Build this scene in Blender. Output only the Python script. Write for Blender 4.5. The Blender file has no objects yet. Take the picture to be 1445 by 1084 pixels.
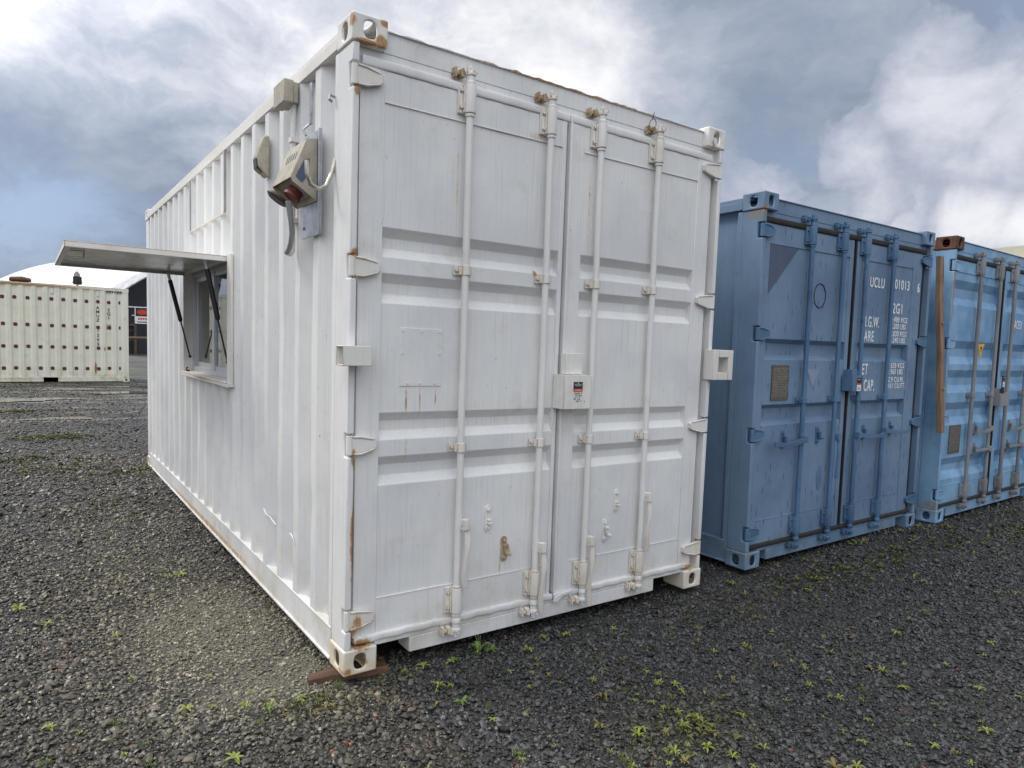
import bpy, bmesh, math, random
import numpy as np
from mathutils import Vector, Matrix
R = math.radians
sc = bpy.context.scene
col = sc.collection
random.seed(7); rng = np.random.default_rng(7)

# ------------------------------------------------------------------ node helper
class NT:
    def __init__(s, tree): s.t = tree; s.t.nodes.clear(); s.x = 0
    def n(s, typ, props=None, **ins):
        nd = s.t.nodes.new(typ); s.x += 40; nd.location = (s.x, 0)
        for k, v in (props or {}).items(): setattr(nd, k, v)
        for k, v in ins.items():
            key = int(k[1:]) if k[0] == '_' and k[1:].isdigit() else k.replace('_', ' ')
            s.set(nd.inputs[key], v)
        return nd
    def set(s, sock, v):
        if isinstance(v, bpy.types.NodeSocket): s.t.links.new(v, sock)
        elif isinstance(v, (tuple, list)) and sock.type == 'RGBA' and len(v) == 3: sock.default_value = (*v, 1)
        else: sock.default_value = v
    def m(s, op, a, b=0.0, c=0.0, clamp=False):
        return s.n('ShaderNodeMath', {'operation': op, 'use_clamp': clamp}, _0=a, _1=b, _2=c).outputs[0]
    def vm(s, op, a, b=(0, 0, 0), out=0):
        return s.n('ShaderNodeVectorMath', {'operation': op}, _0=a, _1=b).outputs[out]
    def ramp(s, v, a, b, c=0.0, d=1.0, smooth=True):
        return s.n('ShaderNodeMapRange', {'interpolation_type': 'SMOOTHSTEP' if smooth else 'LINEAR'}, _0=v, _1=a, _2=b, _3=c, _4=d).outputs[0]
    def mix(s, f, a, b, mode='MIX'):
        nd = s.n('ShaderNodeMix', {'data_type': 'RGBA', 'blend_type': mode})
        s.set(nd.inputs[0], f); s.set(nd.inputs[6], a); s.set(nd.inputs[7], b); return nd.outputs[2]
    def noise(s, vec, scale, detail=4, rough=.55, dist=0.0, out=0):
        return s.n('ShaderNodeTexNoise', Vector=vec, Scale=scale, Detail=detail, Roughness=rough, Distortion=dist).outputs[out]
    def scl(s, vec, k): return s.vm('MULTIPLY', vec, k)

# ------------------------------------------------------------------ camera
cam_d = bpy.data.cameras.new('camera'); cam = bpy.data.objects.new('camera', cam_d); col.objects.link(cam)
yaw, pitch, roll = 0.620837067770284, -0.08244147272247283, 0.03474570776467779
fw = Vector((math.sin(yaw)*math.cos(pitch), math.cos(yaw)*math.cos(pitch), math.sin(pitch)))
rt = Vector((math.cos(yaw), -math.sin(yaw), 0)); up = rt.cross(fw)
r2 = rt*math.cos(roll) + up*math.sin(roll); u2 = -rt*math.sin(roll) + up*math.cos(roll)
cam.matrix_world = Matrix(((r2.x, u2.x, -fw.x, -1.145629), (r2.y, u2.y, -fw.y, -2.875570), (r2.z, u2.z, -fw.z, 1.519305), (0, 0, 0, 1)))
cam_d.sensor_width = 36; cam_d.sensor_fit = 'HORIZONTAL'; cam_d.lens = 36*975.32/1445
cam_d.shift_x = -6.97/1445; cam_d.shift_y = 27.59/1445
cam_d.clip_start = .05; cam_d.clip_end = 8000
sc.camera = cam

# ------------------------------------------------------------------ world + sun
SUN_EL, SUN_AZ = 47.0, -40.0     # azimuth measured from +Y towards +X
w = bpy.data.worlds.new('World'); sc.world = w; w.use_nodes = True
T = NT(w.node_tree)
d = T.n('ShaderNodeTexCoord').outputs['Generated']
sky = T.n('ShaderNodeTexSky', {'sky_type': 'NISHITA', 'sun_disc': False, 'sun_elevation': R(SUN_EL), 'sun_rotation': R(SUN_AZ),
          'air_density': 1.0, 'dust_density': 1.5, 'ozone_density': 1.5}).outputs[0]
sky = T.mix(1.0, sky, (.105, .115, .125), 'MULTIPLY')
wn = T.noise(d, 3.2, 6, .55, out=1)
wv = T.vm('ADD', d, T.scl(T.vm('SUBTRACT', wn, (.5, .5, .5)), (.22, .22, .16)))
# streaks run up to the right on the right side of the view: stretch the domain along the drift direction
big = T.noise(T.scl(wv, (1.0, 1.0, 1.7)), 2.6, 9, .58)
fine = T.noise(T.scl(wv, (1.0, 1.0, 1.6)), 8.5, 9, .62)
e_ = Vector((.81, -.58, .03))*.80 + Vector((.02, .087, .996))*.60; e_.normalize()
se = T.vm('SCALE', tuple(e_)); T.set(se.node.inputs['Scale'], T.m('MULTIPLY', T.vm('DOT_PRODUCT', wv, tuple(e_), out=1), .72))
str_n = T.noise(T.vm('SUBTRACT', wv, se), 5.5, 9, .6)
xd = T.n('ShaderNodeSeparateXYZ', Vector=d).outputs[0]; side = T.ramp(xd, .42, .66)
def blob(c, r, amp, src=wv):
    dist = T.vm('DISTANCE', src, c, out=1)
    return T.ramp(dist, r, 0.0, 0.0, amp)
fine = T.m('ADD', T.m('MULTIPLY', fine, T.m('SUBTRACT', 1.0, T.m('MULTIPLY', side, .75))), T.m('MULTIPLY', str_n, T.m('MULTIPLY', side, .75)))
dens = T.m('ADD', T.m('MULTIPLY', big, .64), T.m('MULTIPLY', fine, .56))
for c, r, a in [((.014, .994, .11), .22, -.31), ((.10, .975, .215), .17, -.06), ((.19, .94, .08), .16, -.12),
                ((.435, .804, .405), .26, .16), ((.62, .69, .38), .20, .20), ((.548, .773, .318), .20, .16), ((.66, .64, .41), .14, .10),
                ((.30, .88, .37), .2, .07), ((.193, .928, .32), .16, .05), ((-.013, .939, .343), .17, .14),
                ((.78, .565, .265), .11, -.15), ((.779, .545, .33), .12, -.07), ((.82, .51, .25), .10, -.10), ((.868, .33, .40), .14, -.18),
                ((.84, .50, .16), .10, .12), ((.93, .33, .16), .10, .10)]:
    dens = T.m('ADD', dens, blob(c, r, a))
cover = T.ramp(dens, .16, .46)                    # how much cloud hides the blue
bright = T.ramp(dens, .34, 1.02)
shade = T.noise(T.scl(wv, (1, 1, 2.2)), 5.0, 9, .6)
bright = T.m('ADD', bright, T.m('MULTIPLY', T.m('SUBTRACT', shade, .5), .85), clamp=True)
rampc = T.n('ShaderNodeValToRGB', Fac=bright)
cr = rampc.color_ramp; cr.elements[0].position = 0; cr.elements[0].color = (.255, .31, .41, 1)
cr.elements[1].position = 1; cr.elements[1].color = (.97, .965, .98, 1)
e = cr.elements.new(.35); e.color = (.43, .475, .565, 1)
e = cr.elements.new(.65); e.color = (.655, .675, .74, 1)
clouds = rampc.outputs[0]
# heaped clouds low on the right, with firm edges
cn = T.noise(T.scl(d, (1, 1, 1.25)), 9.0, 10, .62, .4)
cum = None
for c, r, a in [((.875, .384, .294), .15, .75), ((.84, .475, .25), .10, .62), ((.91, .327, .254), .13, .70), ((.915, .364, .17), .085, .80), ((.932, .318, .158), .08, .75), ((.80, .56, .205), .10, .50), ((.86, .455, .20), .07, .5)]:
    bb = blob(c, r, a, d); cum = bb if cum is None else T.m('MAXIMUM', cum, bb)
cd_ = T.m('ADD', cum, T.m('MULTIPLY', T.m('SUBTRACT', cn, .5), 1.15))
cmask = T.ramp(cd_, .19, .29)
low = T.ramp(T.n('ShaderNodeSeparateXYZ', Vector=d).outputs[2], .24, .15)
ccol = T.mix(T.m('ADD', T.ramp(cd_, .22, .80, 0, .8), T.m('MULTIPLY', T.m('SUBTRACT', T.noise(T.scl(d, (1, 1, 1.3)), 14.0, 6, .6), .42), 1.1), clamp=True), (.36, .40, .51), T.mix(low, (.78, .79, .85), (.93, .93, .95)))
skymix_in = clouds
clouds = T.mix(T.m('MULTIPLY', cmask, .85), clouds, ccol)
cover = T.m('MAXIMUM', cover, T.m('MULTIPLY', cmask, .9))
skymix = T.mix(cover, T.mix(.75, sky, (.30, .39, .55)), clouds)
# overcast skies are brighter towards the zenith and around the hidden sun; the glow behind the camera is an added door fill
z = T.n('ShaderNodeSeparateXYZ', Vector=d).outputs[2]
zen = T.ramp(z, .46, .95, 1.0, 2.9)
sd = (math.sin(R(SUN_AZ))*math.cos(R(SUN_EL)), math.cos(R(SUN_AZ))*math.cos(R(SUN_EL)), math.sin(R(SUN_EL)))
halo_and_fill = T.m('ADD', T.ramp(T.vm('DISTANCE', d, sd, out=1), 1.0, 0.1, 0.0, 1.6), T.ramp(T.vm('DISTANCE', d, (-.42, -.72, .58), out=1), .95, .1, 0.0, 2.3))
gain = T.m('ADD', zen, halo_and_fill)
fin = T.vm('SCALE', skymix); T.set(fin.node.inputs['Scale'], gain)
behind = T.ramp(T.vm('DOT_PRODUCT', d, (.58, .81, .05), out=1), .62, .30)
fin = T.mix(T.m('MAXIMUM', behind, T.ramp(z, .46, .75)), fin, T.mix(1.0, fin, (1.0, .95, .87), 'MULTIPLY'))  # warm tint added to the out-of-view sky to warm the light
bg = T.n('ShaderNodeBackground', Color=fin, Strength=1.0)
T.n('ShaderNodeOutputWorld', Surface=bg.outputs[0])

sun_d = bpy.data.lights.new('sun', 'SUN'); sun = bpy.data.objects.new('sun', sun_d); col.objects.link(sun)
sun_d.energy = 1.7; sun_d.angle = R(16); sun_d.color = (1, .94, .84)
sun.rotation_euler = Vector(sd).to_track_quat('Z', 'Y').to_euler()

sc.view_settings.view_transform = 'Standard'; sc.view_settings.look = 'None'
sc.view_settings.exposure = 0.12; sc.view_settings.gamma = 1
sc.cycles.max_bounces = 8; sc.cycles.use_denoising = True

# ------------------------------------------------------------------ object helpers
def tag(o, label=None, cat=None, group=None, kind=None):
    if label: o['label'] = label
    if cat: o['category'] = cat
    if group: o['group'] = group
    if kind: o['kind'] = kind
    return o
def empty(name, loc=(0, 0, 0), rot=(0, 0, 0)):
    o = bpy.data.objects.new(name, None); col.objects.link(o); o.location = loc; o.rotation_euler = rot
    o.empty_display_size = .2; return o
class MB:
    def __init__(s): s.v = []; s.f = []
    def add(s, V, F):
        b = len(s.v); s.v += [tuple(p) for p in V]; s.f += [tuple(i+b for i in f) for f in F]; return s
    def box(s, x0, x1, y0, y1, z0, z1):
        V = [(x, y, zz) for zz in (z0, z1) for y in (y0, y1) for x in (x0, x1)]
        return s.add(V, [(0, 2, 3, 1), (4, 5, 7, 6), (0, 1, 5, 4), (2, 6, 7, 3), (0, 4, 6, 2), (1, 3, 7, 5)])
    def prism(s, poly, axis, a, b):
        """poly: 2D points, extruded along axis from a to b.  axis x: (y,z), y: (x,z), z: (x,y)"""
        def P(p, t): return {'x': (t, p[0], p[1]), 'y': (p[0], t, p[1]), 'z': (p[0], p[1], t)}[axis]
        n = len(poly)
        V = [P(p, a) for p in poly] + [P(p, b) for p in poly]
        return s.add(V, [tuple(range(n))[::-1], tuple(range(n, 2*n))] + [(i, (i+1) % n, n+(i+1) % n, n+i) for i in range(n)])
    def tube(s, pts, r, n=12, caps=True):
        pts = [Vector(p) for p in pts]; rr = r if isinstance(r, (list, tuple)) else [r]*len(pts)
        V = []; prev = None
        for i, p in enumerate(pts):
            t = (pts[min(i+1, len(pts)-1)] - pts[max(i-1, 0)]).normalized()
            if prev is None:
                a = Vector((0, 0, 1)) if abs(t.z) < .9 else Vector((1, 0, 0)); u = t.cross(a).normalized()
            else: u = (prev - t*prev.dot(t)).normalized()
            prev = u; v = t.cross(u)
            for k in range(n):
                an = 2*math.pi*k/n; V.append(p + (u*math.cos(an) + v*math.sin(an))*rr[i])
        F = [(i*n+k, i*n+(k+1) % n, (i+1)*n+(k+1) % n, (i+1)*n+k) for i in range(len(pts)-1) for k in range(n)]
        if caps: F += [tuple(range(n))[::-1], tuple(range((len(pts)-1)*n, len(pts)*n))]
        return s.add(V, F)
    def cyl(s, a, b, r, n=16): return s.tube([a, b], r, n)
    def lathe(s, cx, cy, prof, n=16):
        """profile [(r,z)] around the vertical axis through cx,cy"""
        V = [(cx+r*math.cos(2*math.pi*k/n), cy+r*math.sin(2*math.pi*k/n), zz) for r, zz in prof for k in range(n)]
        F = [(i*n+k, i*n+(k+1) % n, (i+1)*n+(k+1) % n, (i+1)*n+k) for i in range(len(prof)-1) for k in range(n)]
        F += [tuple(range(n))[::-1], tuple(range((len(prof)-1)*n, len(prof)*n))]
        return s.add(V, F)
    def grid(s, us, vs, fn, skip=None):
        V = [fn(u, v) for v in vs for u in us]; n = len(us)
        F = [(j*n+i, j*n+i+1, (j+1)*n+i+1, (j+1)*n+i) for j in range(len(vs)-1) for i in range(n-1)
             if not (skip and skip(.5*(us[i]+us[i+1]), .5*(vs[j]+vs[j+1])))]
        return s.add(V, F)
    def ring_face(s, o, u, v, w_, h_, a, b, n=20):
        """rectangle w_ x h_ centred at o in plane u,v with a stadium hole of half sizes a,b"""
        o, u, v = Vector(o), Vector(u), Vector(v)
        C = [o + u*sx*w_/2 + v*sy*h_/2 for sx, sy in ((-1, -1), (1, -1), (1, 1), (-1, 1))]
        H = []
        for k in range(n):
            t = 2*math.pi*(k+.5)/n - .75*math.pi
            c_, s_ = math.cos(t), math.sin(t); ex = .75
            H.append(o + u*a*math.copysign(abs(c_)**ex, c_) + v*b*math.copysign(abs(s_)**ex, s_))
        V = C + H; q_ = n//4; F = []
        for k in range(4):
            hs = [4+(k*q_+j) % n for j in range(q_)]
            F.append(tuple([k, (k+1) % 4] + hs[::-1]))
            F.append((((k+1) % 4), 4+((k+1)*q_) % n, hs[-1]))
        return s.add(V, F)
    def build(s, name, mat, parent=None, smooth=28, bevel=0, seg=2, weld=False, solid=0):
        me = bpy.data.meshes.new(name); me.from_pydata(s.v, [], s.f)
        bm = bmesh.new(); bm.from_mesh(me)
        if weld: bmesh.ops.remove_doubles(bm, verts=bm.verts, dist=1e-5)
        bmesh.ops.recalc_face_normals(bm, faces=bm.faces); bm.to_mesh(me); bm.free()
        if smooth:
            me.shade_smooth(); me.set_sharp_from_angle(angle=R(smooth))
        me.materials.append(mat)
        o = bpy.data.objects.new(name, me); col.objects.link(o)
        if parent: o.parent = parent
        if solid:
            m = o.modifiers.new('solid', 'SOLIDIFY'); m.thickness = solid; m.offset = -1
        if bevel:
            m = o.modifiers.new('bevel', 'BEVEL'); m.width = bevel; m.segments = seg; m.limit_method = 'ANGLE'; m.angle_limit = R(35)
            m.use_clamp_overlap = True
        return o
def frange(a, b, n): return [a+(b-a)*i/n for i in range(n+1)]

# ------------------------------------------------------------------ materials
def new_mat(name):
    m = bpy.data.materials.new(name); m.use_nodes = True; return m, NT(m.node_tree)
def finish(T, color, rough, bump=None, bstr=.3, bdist=.002, metal=0.0, spec=.5, extra=None):
    b = T.n('ShaderNodeBsdfPrincipled'); T.set(b.inputs['Base Color'], color); T.set(b.inputs['Roughness'], rough)
    T.set(b.inputs['Metallic'], metal); b.inputs['Specular IOR Level'].default_value = spec
    for k, v in (extra or {}).items(): T.set(b.inputs[k], v)
    if bump is not None:
        bn = T.n('ShaderNodeBump', Height=bump, Strength=bstr, Distance=bdist); T.set(b.inputs['Normal'], bn.outputs[0])
    T.n('ShaderNodeOutputMaterial', Surface=b.outputs[0]); return b
def plain(name, c, rough=.5, metal=0.0, var=.15, scale=12, bump=.2, spec=.5):
    m, T = new_mat(name); p = T.n('ShaderNodeTexCoord').outputs['Object']
    n = T.noise(p, scale, 5, .6); n2 = T.noise(p, scale*9, 3, .6)
    f = T.m('ADD', T.m('MULTIPLY', n, .7), T.m('MULTIPLY', n2, .3))
    cc = T.mix(T.ramp(f, .3, .7), tuple(x*(1-var) for x in c), tuple(min(1, x*(1+var)) for x in c))
    finish(T, cc, T.ramp(n2, .2, .8, rough*.85, min(1, rough*1.15)), f, bump, .003, metal, spec); return m
def paint(name, base, alt, streak=.5, grime=(.45, .40, .30), grime_amt=.5, edge=.0, spots=(), rough=.38, chips=None, chipcol=None,
          rustcol=((.30, .12, .035), (.42, .22, .08)), edge_r=.006, alt_scale=1.3, dash=None, wave=0.0, low_tint=None):
    m, T = new_mat(name); p = T.n('ShaderNodeTexCoord').outputs['Object']
    big = T.noise(p, alt_scale, 6, .6)
    c = T.mix(T.ramp(big, .35, .68), base, alt)
    # vertical brush marks and run marks
    br = T.noise(T.scl(p, (95, 95, 2.2)), 1.0, 3, .65)
    br2 = T.noise(T.scl(p, (28, 28, .9)), 1.0, 4, .6)
    c = T.mix(T.ramp(br, .50, .74, 0, streak*.75), c, tuple(x*.70 for x in base))
    c = T.mix(T.ramp(br2, .54, .78, 0, streak*.6), c, tuple(x*.78 for x in base))
    g = T.noise(p, 4.5, 8, .68)
    c = T.mix(T.ramp(g, .54, .80, 0, grime_amt), c, grime)
    pz = T.n('ShaderNodeSeparateXYZ', Vector=p).outputs[2]
    low = T.ramp(pz, .5, .0, 0, 1)
    c = T.mix(T.m('MULTIPLY', T.m('MULTIPLY', low, T.ramp(g, .42, .66)), grime_amt*1.1), c, grime)
    if low_tint: c = T.mix(T.m('MULTIPLY', T.ramp(pz, .16, .02), T.ramp(g, .25, .6, .25, .8)), c, low_tint)
    sp = T.noise(T.scl(p, (48, 48, 30)), 1.0, 5, .7)
    c = T.mix(T.ramp(sp, .665, .72, 0, .6), c, tuple(x*.42 for x in grime))
    if chips:
        cn = T.noise(p, 9, 9, .72, .6); c = T.mix(T.ramp(cn, chips, chips+.04, 0, .85), c, chipcol)
    if dash:
        vo = T.n('ShaderNodeTexVoronoi', {'feature': 'F1'}, Vector=T.scl(p, (13, 13, 6.5)), Scale=1.0, Randomness=1.0)
        loc = T.vm('MULTIPLY', T.vm('SUBTRACT', T.scl(p, (13, 13, 6.5)), vo.outputs['Position']), (4.2, 0, 1.5))
        dm = T.ramp(T.vm('LENGTH', loc, out=1), .34, .22)
        pick = T.m('MULTIPLY', T.ramp(T.n('ShaderNodeSeparateXYZ', Vector=vo.outputs['Color']).outputs[0], .52, .56), T.ramp(T.m('ABSOLUTE', T.n('ShaderNodeSeparateXYZ', Vector=T.n('ShaderNodeNewGeometry').outputs['Normal']).outputs[1]), .85, .95))
        c = T.mix(T.m('MULTIPLY', T.m('MULTIPLY', dm, pick), .75), c, dash)
    rn = T.noise(p, 34, 7, .72); rfine = T.noise(T.scl(p, (60, 60, 12)), 1.0, 4, .7)
    rv = T.m('ADD', T.m('MULTIPLY', rn, .55), T.m('MULTIPLY', rfine, .45))
    mask = None
    for (cx, cy, cz, rx, ry, rz, a) in spots:
        q = T.vm('MULTIPLY', T.vm('SUBTRACT', p, (cx, cy, cz)), (1/rx, 1/ry, 1/rz))
        mm = T.ramp(T.vm('LENGTH', q, out=1), 1.0, .25, 0, a)
        mask = mm if mask is None else T.m('MAXIMUM', mask, mm)
    if edge:
        bev = T.n('ShaderNodeBevel', {'samples': 4}, Radius=edge_r).outputs[0]
        gn = T.n('ShaderNodeNewGeometry').outputs['Normal']
        dt = T.vm('DOT_PRODUCT', bev, gn, out=1)
        em = T.ramp(dt, .985, .85, 0, edge)
        mask = em if mask is None else T.m('MAXIMUM', mask, em)
    if mask is not None:
        rm = T.m('MULTIPLY', T.ramp(T.m('ADD', rv, mask), .80, .92), T.ramp(mask, .02, .15))
        stain = T.m('MULTIPLY', T.ramp(T.m('ADD', rv, mask), .60, .90, 0, .65), T.ramp(mask, .02, .15))
        c = T.mix(stain, c, (.62, .47, .28) if base[0] > .5 else (.22, .17, .10))
        c = T.mix(T.m('MULTIPLY', rm, .9), c, T.mix(T.ramp(rn, .4, .6), *rustcol))
    fine = T.noise(p, 240, 2, .5)
    h = T.m('ADD', T.m('ADD', T.m('MULTIPLY', br, .55), T.m('MULTIPLY', fine, .25)), T.m('MULTIPLY', sp, .5))
    if wave: h = T.m('ADD', h, T.m('MULTIPLY', T.noise(p, 7, 3, .5), wave))
    finish(T, c, T.ramp(g, .3, .75, rough, rough+.2), h, .5, .003); return m

white_spots = [(.035, .02, .62, .02, .08, .36, .42), (.035, .02, 1.0, .02, .05, .08, .5), (.03, .02, 2.58, .03, .05, .05, .45), (.03, .02, 1.9, .04, .05, .04, .5),
               (.09, .0, .13, .10, .25, .05, .40), (.06, .0, .22, .05, .1, .12, .38), (2.34, .02, .14, .1, .2, .05, .42), (2.40, .02, .3, .06, .2, .25, .22),
               (.300, .03, 1.26, .010, .1, .12, .40), (.372, .03, 1.23, .008, .1, .14, .36), (.455, .03, 1.27, .008, .1, .08, .36), (.305, .06, 1.02, .010, .1, .12, .30),
               (.03, 1.07, .22, .06, .06, .05, .62), (.02, .95, .30, .1, .8, .14, .16), (.0, 3., .05, .04, 3.3, .04, .36), (.0, 2.6, 2.85, .08, 2.9, .04, .22),
               (.545, .03, 2.25, .012, .06, .45, .26), (1.373, .03, 2.2, .012, .06, .5, .30), (1.02, .03, 1.9, .03, .06, .03, .45), (.86, .03, .38, .01, .1, .08, .3), (1.53, .03, .34, .012, .1, .12, .30), (1.225, .03, .6, .012, .1, .35, .28), (1.0, .03, 2.585, .08, .1, .03, .3),
               (1.2, .04, 2.873, 1.1, .12, .014, .44), (.13, .0, 2.80, .05, .05, .05, .52), (.07, .0, 2.785, .10, .06, .02, .50), (.004, .01, 2.86, .03, .04, .06, .42), (.15, .0, 2.88, .04, .05, .03, .5), (2.33, 0, 2.80, .05, .05, .05, .42), (.02, .0, .02, .05, .2, .03, .40), (.10, .0, .05, .05, .05, .035, .40), (2.36, 0, .06, .04, .05, .05, .42), (0.0, 2.16, 1.9, .05, .03, .3, .25), (.03, 2.45, 1.0, .06, .014, .35, .40), (.03, 2.73, .95, .06, .012, .3, .36), (.03, 3.01, 1.0, .06, .012, .25, .36), (.03, 1.62, .30, .06, .2, .10, .22), (-.02, 2.9, 1.19, .04, .9, .02, .4), (1.38, .03, 2.2, .012, .05, .5, .2),
               (.02, 1.8, .83, .06, .07, .05, .1)]
M = {}
M['white'] = paint('white_paint', (.79, .785, .765), (.67, .67, .67), streak=.58, grime=(.50, .46, .37), grime_amt=.5, edge=0, spots=white_spots, wave=.5)
M['white_edge'] = paint('white_paint_rusted_edges', (.79, .775, .74), (.70, .68, .62), streak=.4, grime=(.52, .44, .30), grime_amt=.6, low_tint=(.66, .54, .36), edge=.42, spots=white_spots, edge_r=.008)
M['white_rod'] = paint('white_rod_paint', (.77, .76, .73), (.70, .69, .66), streak=.2, grime=(.55, .50, .38), grime_amt=.45, edge=.16, edge_r=.004)
M['cream_side'] = paint('cream_weathered_paint', (.84, .815, .67), (.76, .74, .61), streak=.6, grime=(.42, .39, .28), grime_amt=.55, spots=[(.90, -.03, .42, .06, .3, .32, .58), (.66, 0, 1.0, .04, .3, .12, .45), (.62, 0, .2, .5, .3, .06, .3), (3., 0, 2.8, 3.5, .3, .05, .5), (3., 0, .1, 3.5, .3, .05, .3)], alt_scale=2.5)
blue_spots = [(.048, .0, 2.0, .018, .08, .50, .42), (.048, .0, 1.25, .016, .08, .45, .36), (.02, .0, 2.45, .05, .3, .1, .34), (.048, 0, .55, .016, .08, .45, .42), (1.2, .12, .15, 1.2, .1, .02, .3), (.02, .0, .1, .2, .3, .1, .22), (.02, .15, 2.55, .12, .2, .05, .2)]
M['blue'] = paint('slate_blue_paint', (.178, .272, .388), (.118, .192, .30), streak=.8, grime=(.10, .13, .15), grime_amt=.45, edge=.05, spots=blue_spots, rough=.45, dash=(.045, .07, .15))
M['blue_hw'] = paint('blue_hardware_paint', (.095, .190, .315), (.05, .115, .22), streak=.5, grime=(.04, .05, .07), grime_amt=.7, edge=.2, rough=.45, chips=.60, chipcol=(.05, .08, .16), rustcol=((.05, .04, .035), (.09, .06, .05)))
sky_spots = [(.03, 0, 2.1, .035, .3, .5, .40), (.03, 0, 1.2, .035, .2, .6, .34), (.05, 0, .5, .03, .2, .4, .38), (.0, .1, 2.53, .25, .25, .09, .62), (1.6, 0, 2.56, .06, .2, .03, .45), (.03, .0, .15, .2, .3, .12, .3)]
M['sky_blue'] = paint('sky_blue_paint', (.25, .43, .62), (.13, .28, .48), streak=.8, grime=(.22, .25, .26), grime_amt=.55, edge=.06, spots=sky_spots, rough=.45, chips=.64, chipcol=(.06, .16, .36), alt_scale=3.2)
M['zinc'] = paint('weathered_galvanised_rod', (.27, .28, .29), (.17, .172, .18), streak=.4, grime=(.10, .09, .08), grime_amt=.5, edge=.05, rough=.4)
M['rust'] = paint('rusted_steel', (.075, .034, .022), (.15, .062, .034), streak=.6, grime=(.04, .025, .02), grime_amt=.8, alt_scale=14, rough=.7)
M['dirty_keeper'] = paint('flaking_white_keeper', (.50, .42, .30), (.30, .17, .08), streak=.4, grime=(.10, .05, .03), grime_amt=.9, edge=.3, alt_scale=22)
M['rubber'] = plain('black_rubber_gasket', (.022, .020, .020), .75, 0, .4, 20, .3)
M['dark'] = plain('dark_interior', (.02, .02, .022), .9)
M['black'] = plain('black_plastic', (.012, .012, .014), .42, 0, .3)
M['alu'] = plain('anodised_aluminium', (.55, .56, .58), .38, .55, .08, 6, .05)
M['galv'] = plain('galvanised_sheet', (.42, .44, .47), .42, .75, .28, 14, .12)
M['beige'] = plain('aged_beige_plastic', (.42, .38, .30), .6, 0, .22, 18, .2)
M['cable'] = plain('grey_cable_sheath', (.33, .33, .33), .5, 0, .15)
M['red'] = plain('faded_red_plastic', (.17, .035, .025), .5, 0, .3, 30)
M['hookm'] = plain('zinc_plated_hook', (.50, .48, .42), .3, .8, .35, 18, .15)
M['sticker_black'] = plain('black_print', (.015, .015, .018), .5)
M['sticker_red'] = plain('red_print', (.50, .045, .03), .5)
M['sticker_white'] = plain('white_print', (.75, .75, .74), .5)
M['ink'] = plain('blue_black_ink', (.03, .03, .10), .6)
M['stencil'] = plain('white_stencil', (.80, .83, .88), .55, 0, .22, 60, .1)
M['stencil_black'] = plain('black_stencil', (.03, .03, .03), .6, 0, .3, 60, .1)
M['navy'] = paint('navy_overpaint', (.085, .11, .185), (.05, .07, .13), streak=.8, grime=(.14, .18, .24), grime_amt=.55)
M['plate'] = plain('tarnished_data_plate', (.16, .14, .12), .5, .5, .45, 60, .4)
M['yellow'] = plain('yellow_print', (.72, .42, .03), .5)
M['maroon'] = plain('maroon_patch', (.11, .028, .026), .7, 0, .3)
M['roof_dark'] = plain('container_roof', (.3, .22, .16), .7, 0, .4, 8)

def wood(name, c1, c2, ax=0):
    m, T = new_mat(name); p = T.n('ShaderNodeTexCoord').outputs['Object']
    k = [30, 30, 30]; k[ax] = 1.6
    g = T.noise(T.scl(p, tuple(k)), 1.0, 6, .65, .4); b = T.noise(p, 5, 4, .6)
    c = T.mix(T.ramp(g, .35, .66), c1, c2); c = T.mix(T.ramp(b, .5, .75, 0, .5), c, tuple(x*.5 for x in c1))
    finish(T, c, .75, g, .5, .004); return m
M['wood_brown'] = wood('wet_brown_wood', (.055, .026, .014), (.15, .072, .035), 0)
M['wood_plank'] = wood('weathered_plank', (.16, .10, .06), (.30, .20, .12), 2)
M['timber'] = wood('timber_frame', (.09, .065, .045), (.17, .125, .085), 0)

# window glass
m, T = new_mat('window_glass'); M['glass'] = m
finish(T, (.80, .86, .86), .02, extra={'Transmission Weight': 1.0, 'IOR': 1.5})

# ------------------------------------------------------------------ text as real mesh
def text_mesh(txt, size, sx=1.0, depth=.0008, align='LEFT', bold=0.0, sp=1.0, line=1.0):
    cu = bpy.data.curves.new('text', 'FONT'); cu.body = txt; cu.size = size; cu.extrude = depth; cu.align_x = align
    cu.offset = bold; cu.space_character = sp; cu.space_line = line
    o = bpy.data.objects.new('text', cu); col.objects.link(o)
    dg = bpy.context.evaluated_depsgraph_get(); me = bpy.data.meshes.new_from_object(o.evaluated_get(dg))
    bpy.data.objects.remove(o); bpy.data.curves.remove(cu)
    for v in me.vertices: v.co.x *= sx
    return me
def text(name, txt, parent, mat, x, z, y, cap, sx=.55, plane='y', **kw):
    """letters on a -Y facing plane; cap = capital height"""
    me = text_mesh(txt, cap/.70, sx, **{**kw, 'bold': cap*.016, 'sp': 1.12}); me.name = name; me.materials.clear(); me.materials.append(mat)
    o = bpy.data.objects.new(name, me); col.objects.link(o); o.parent = parent
    o.location = (x, y, z); o.rotation_euler = (R(90), 0, 0); return o

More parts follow.
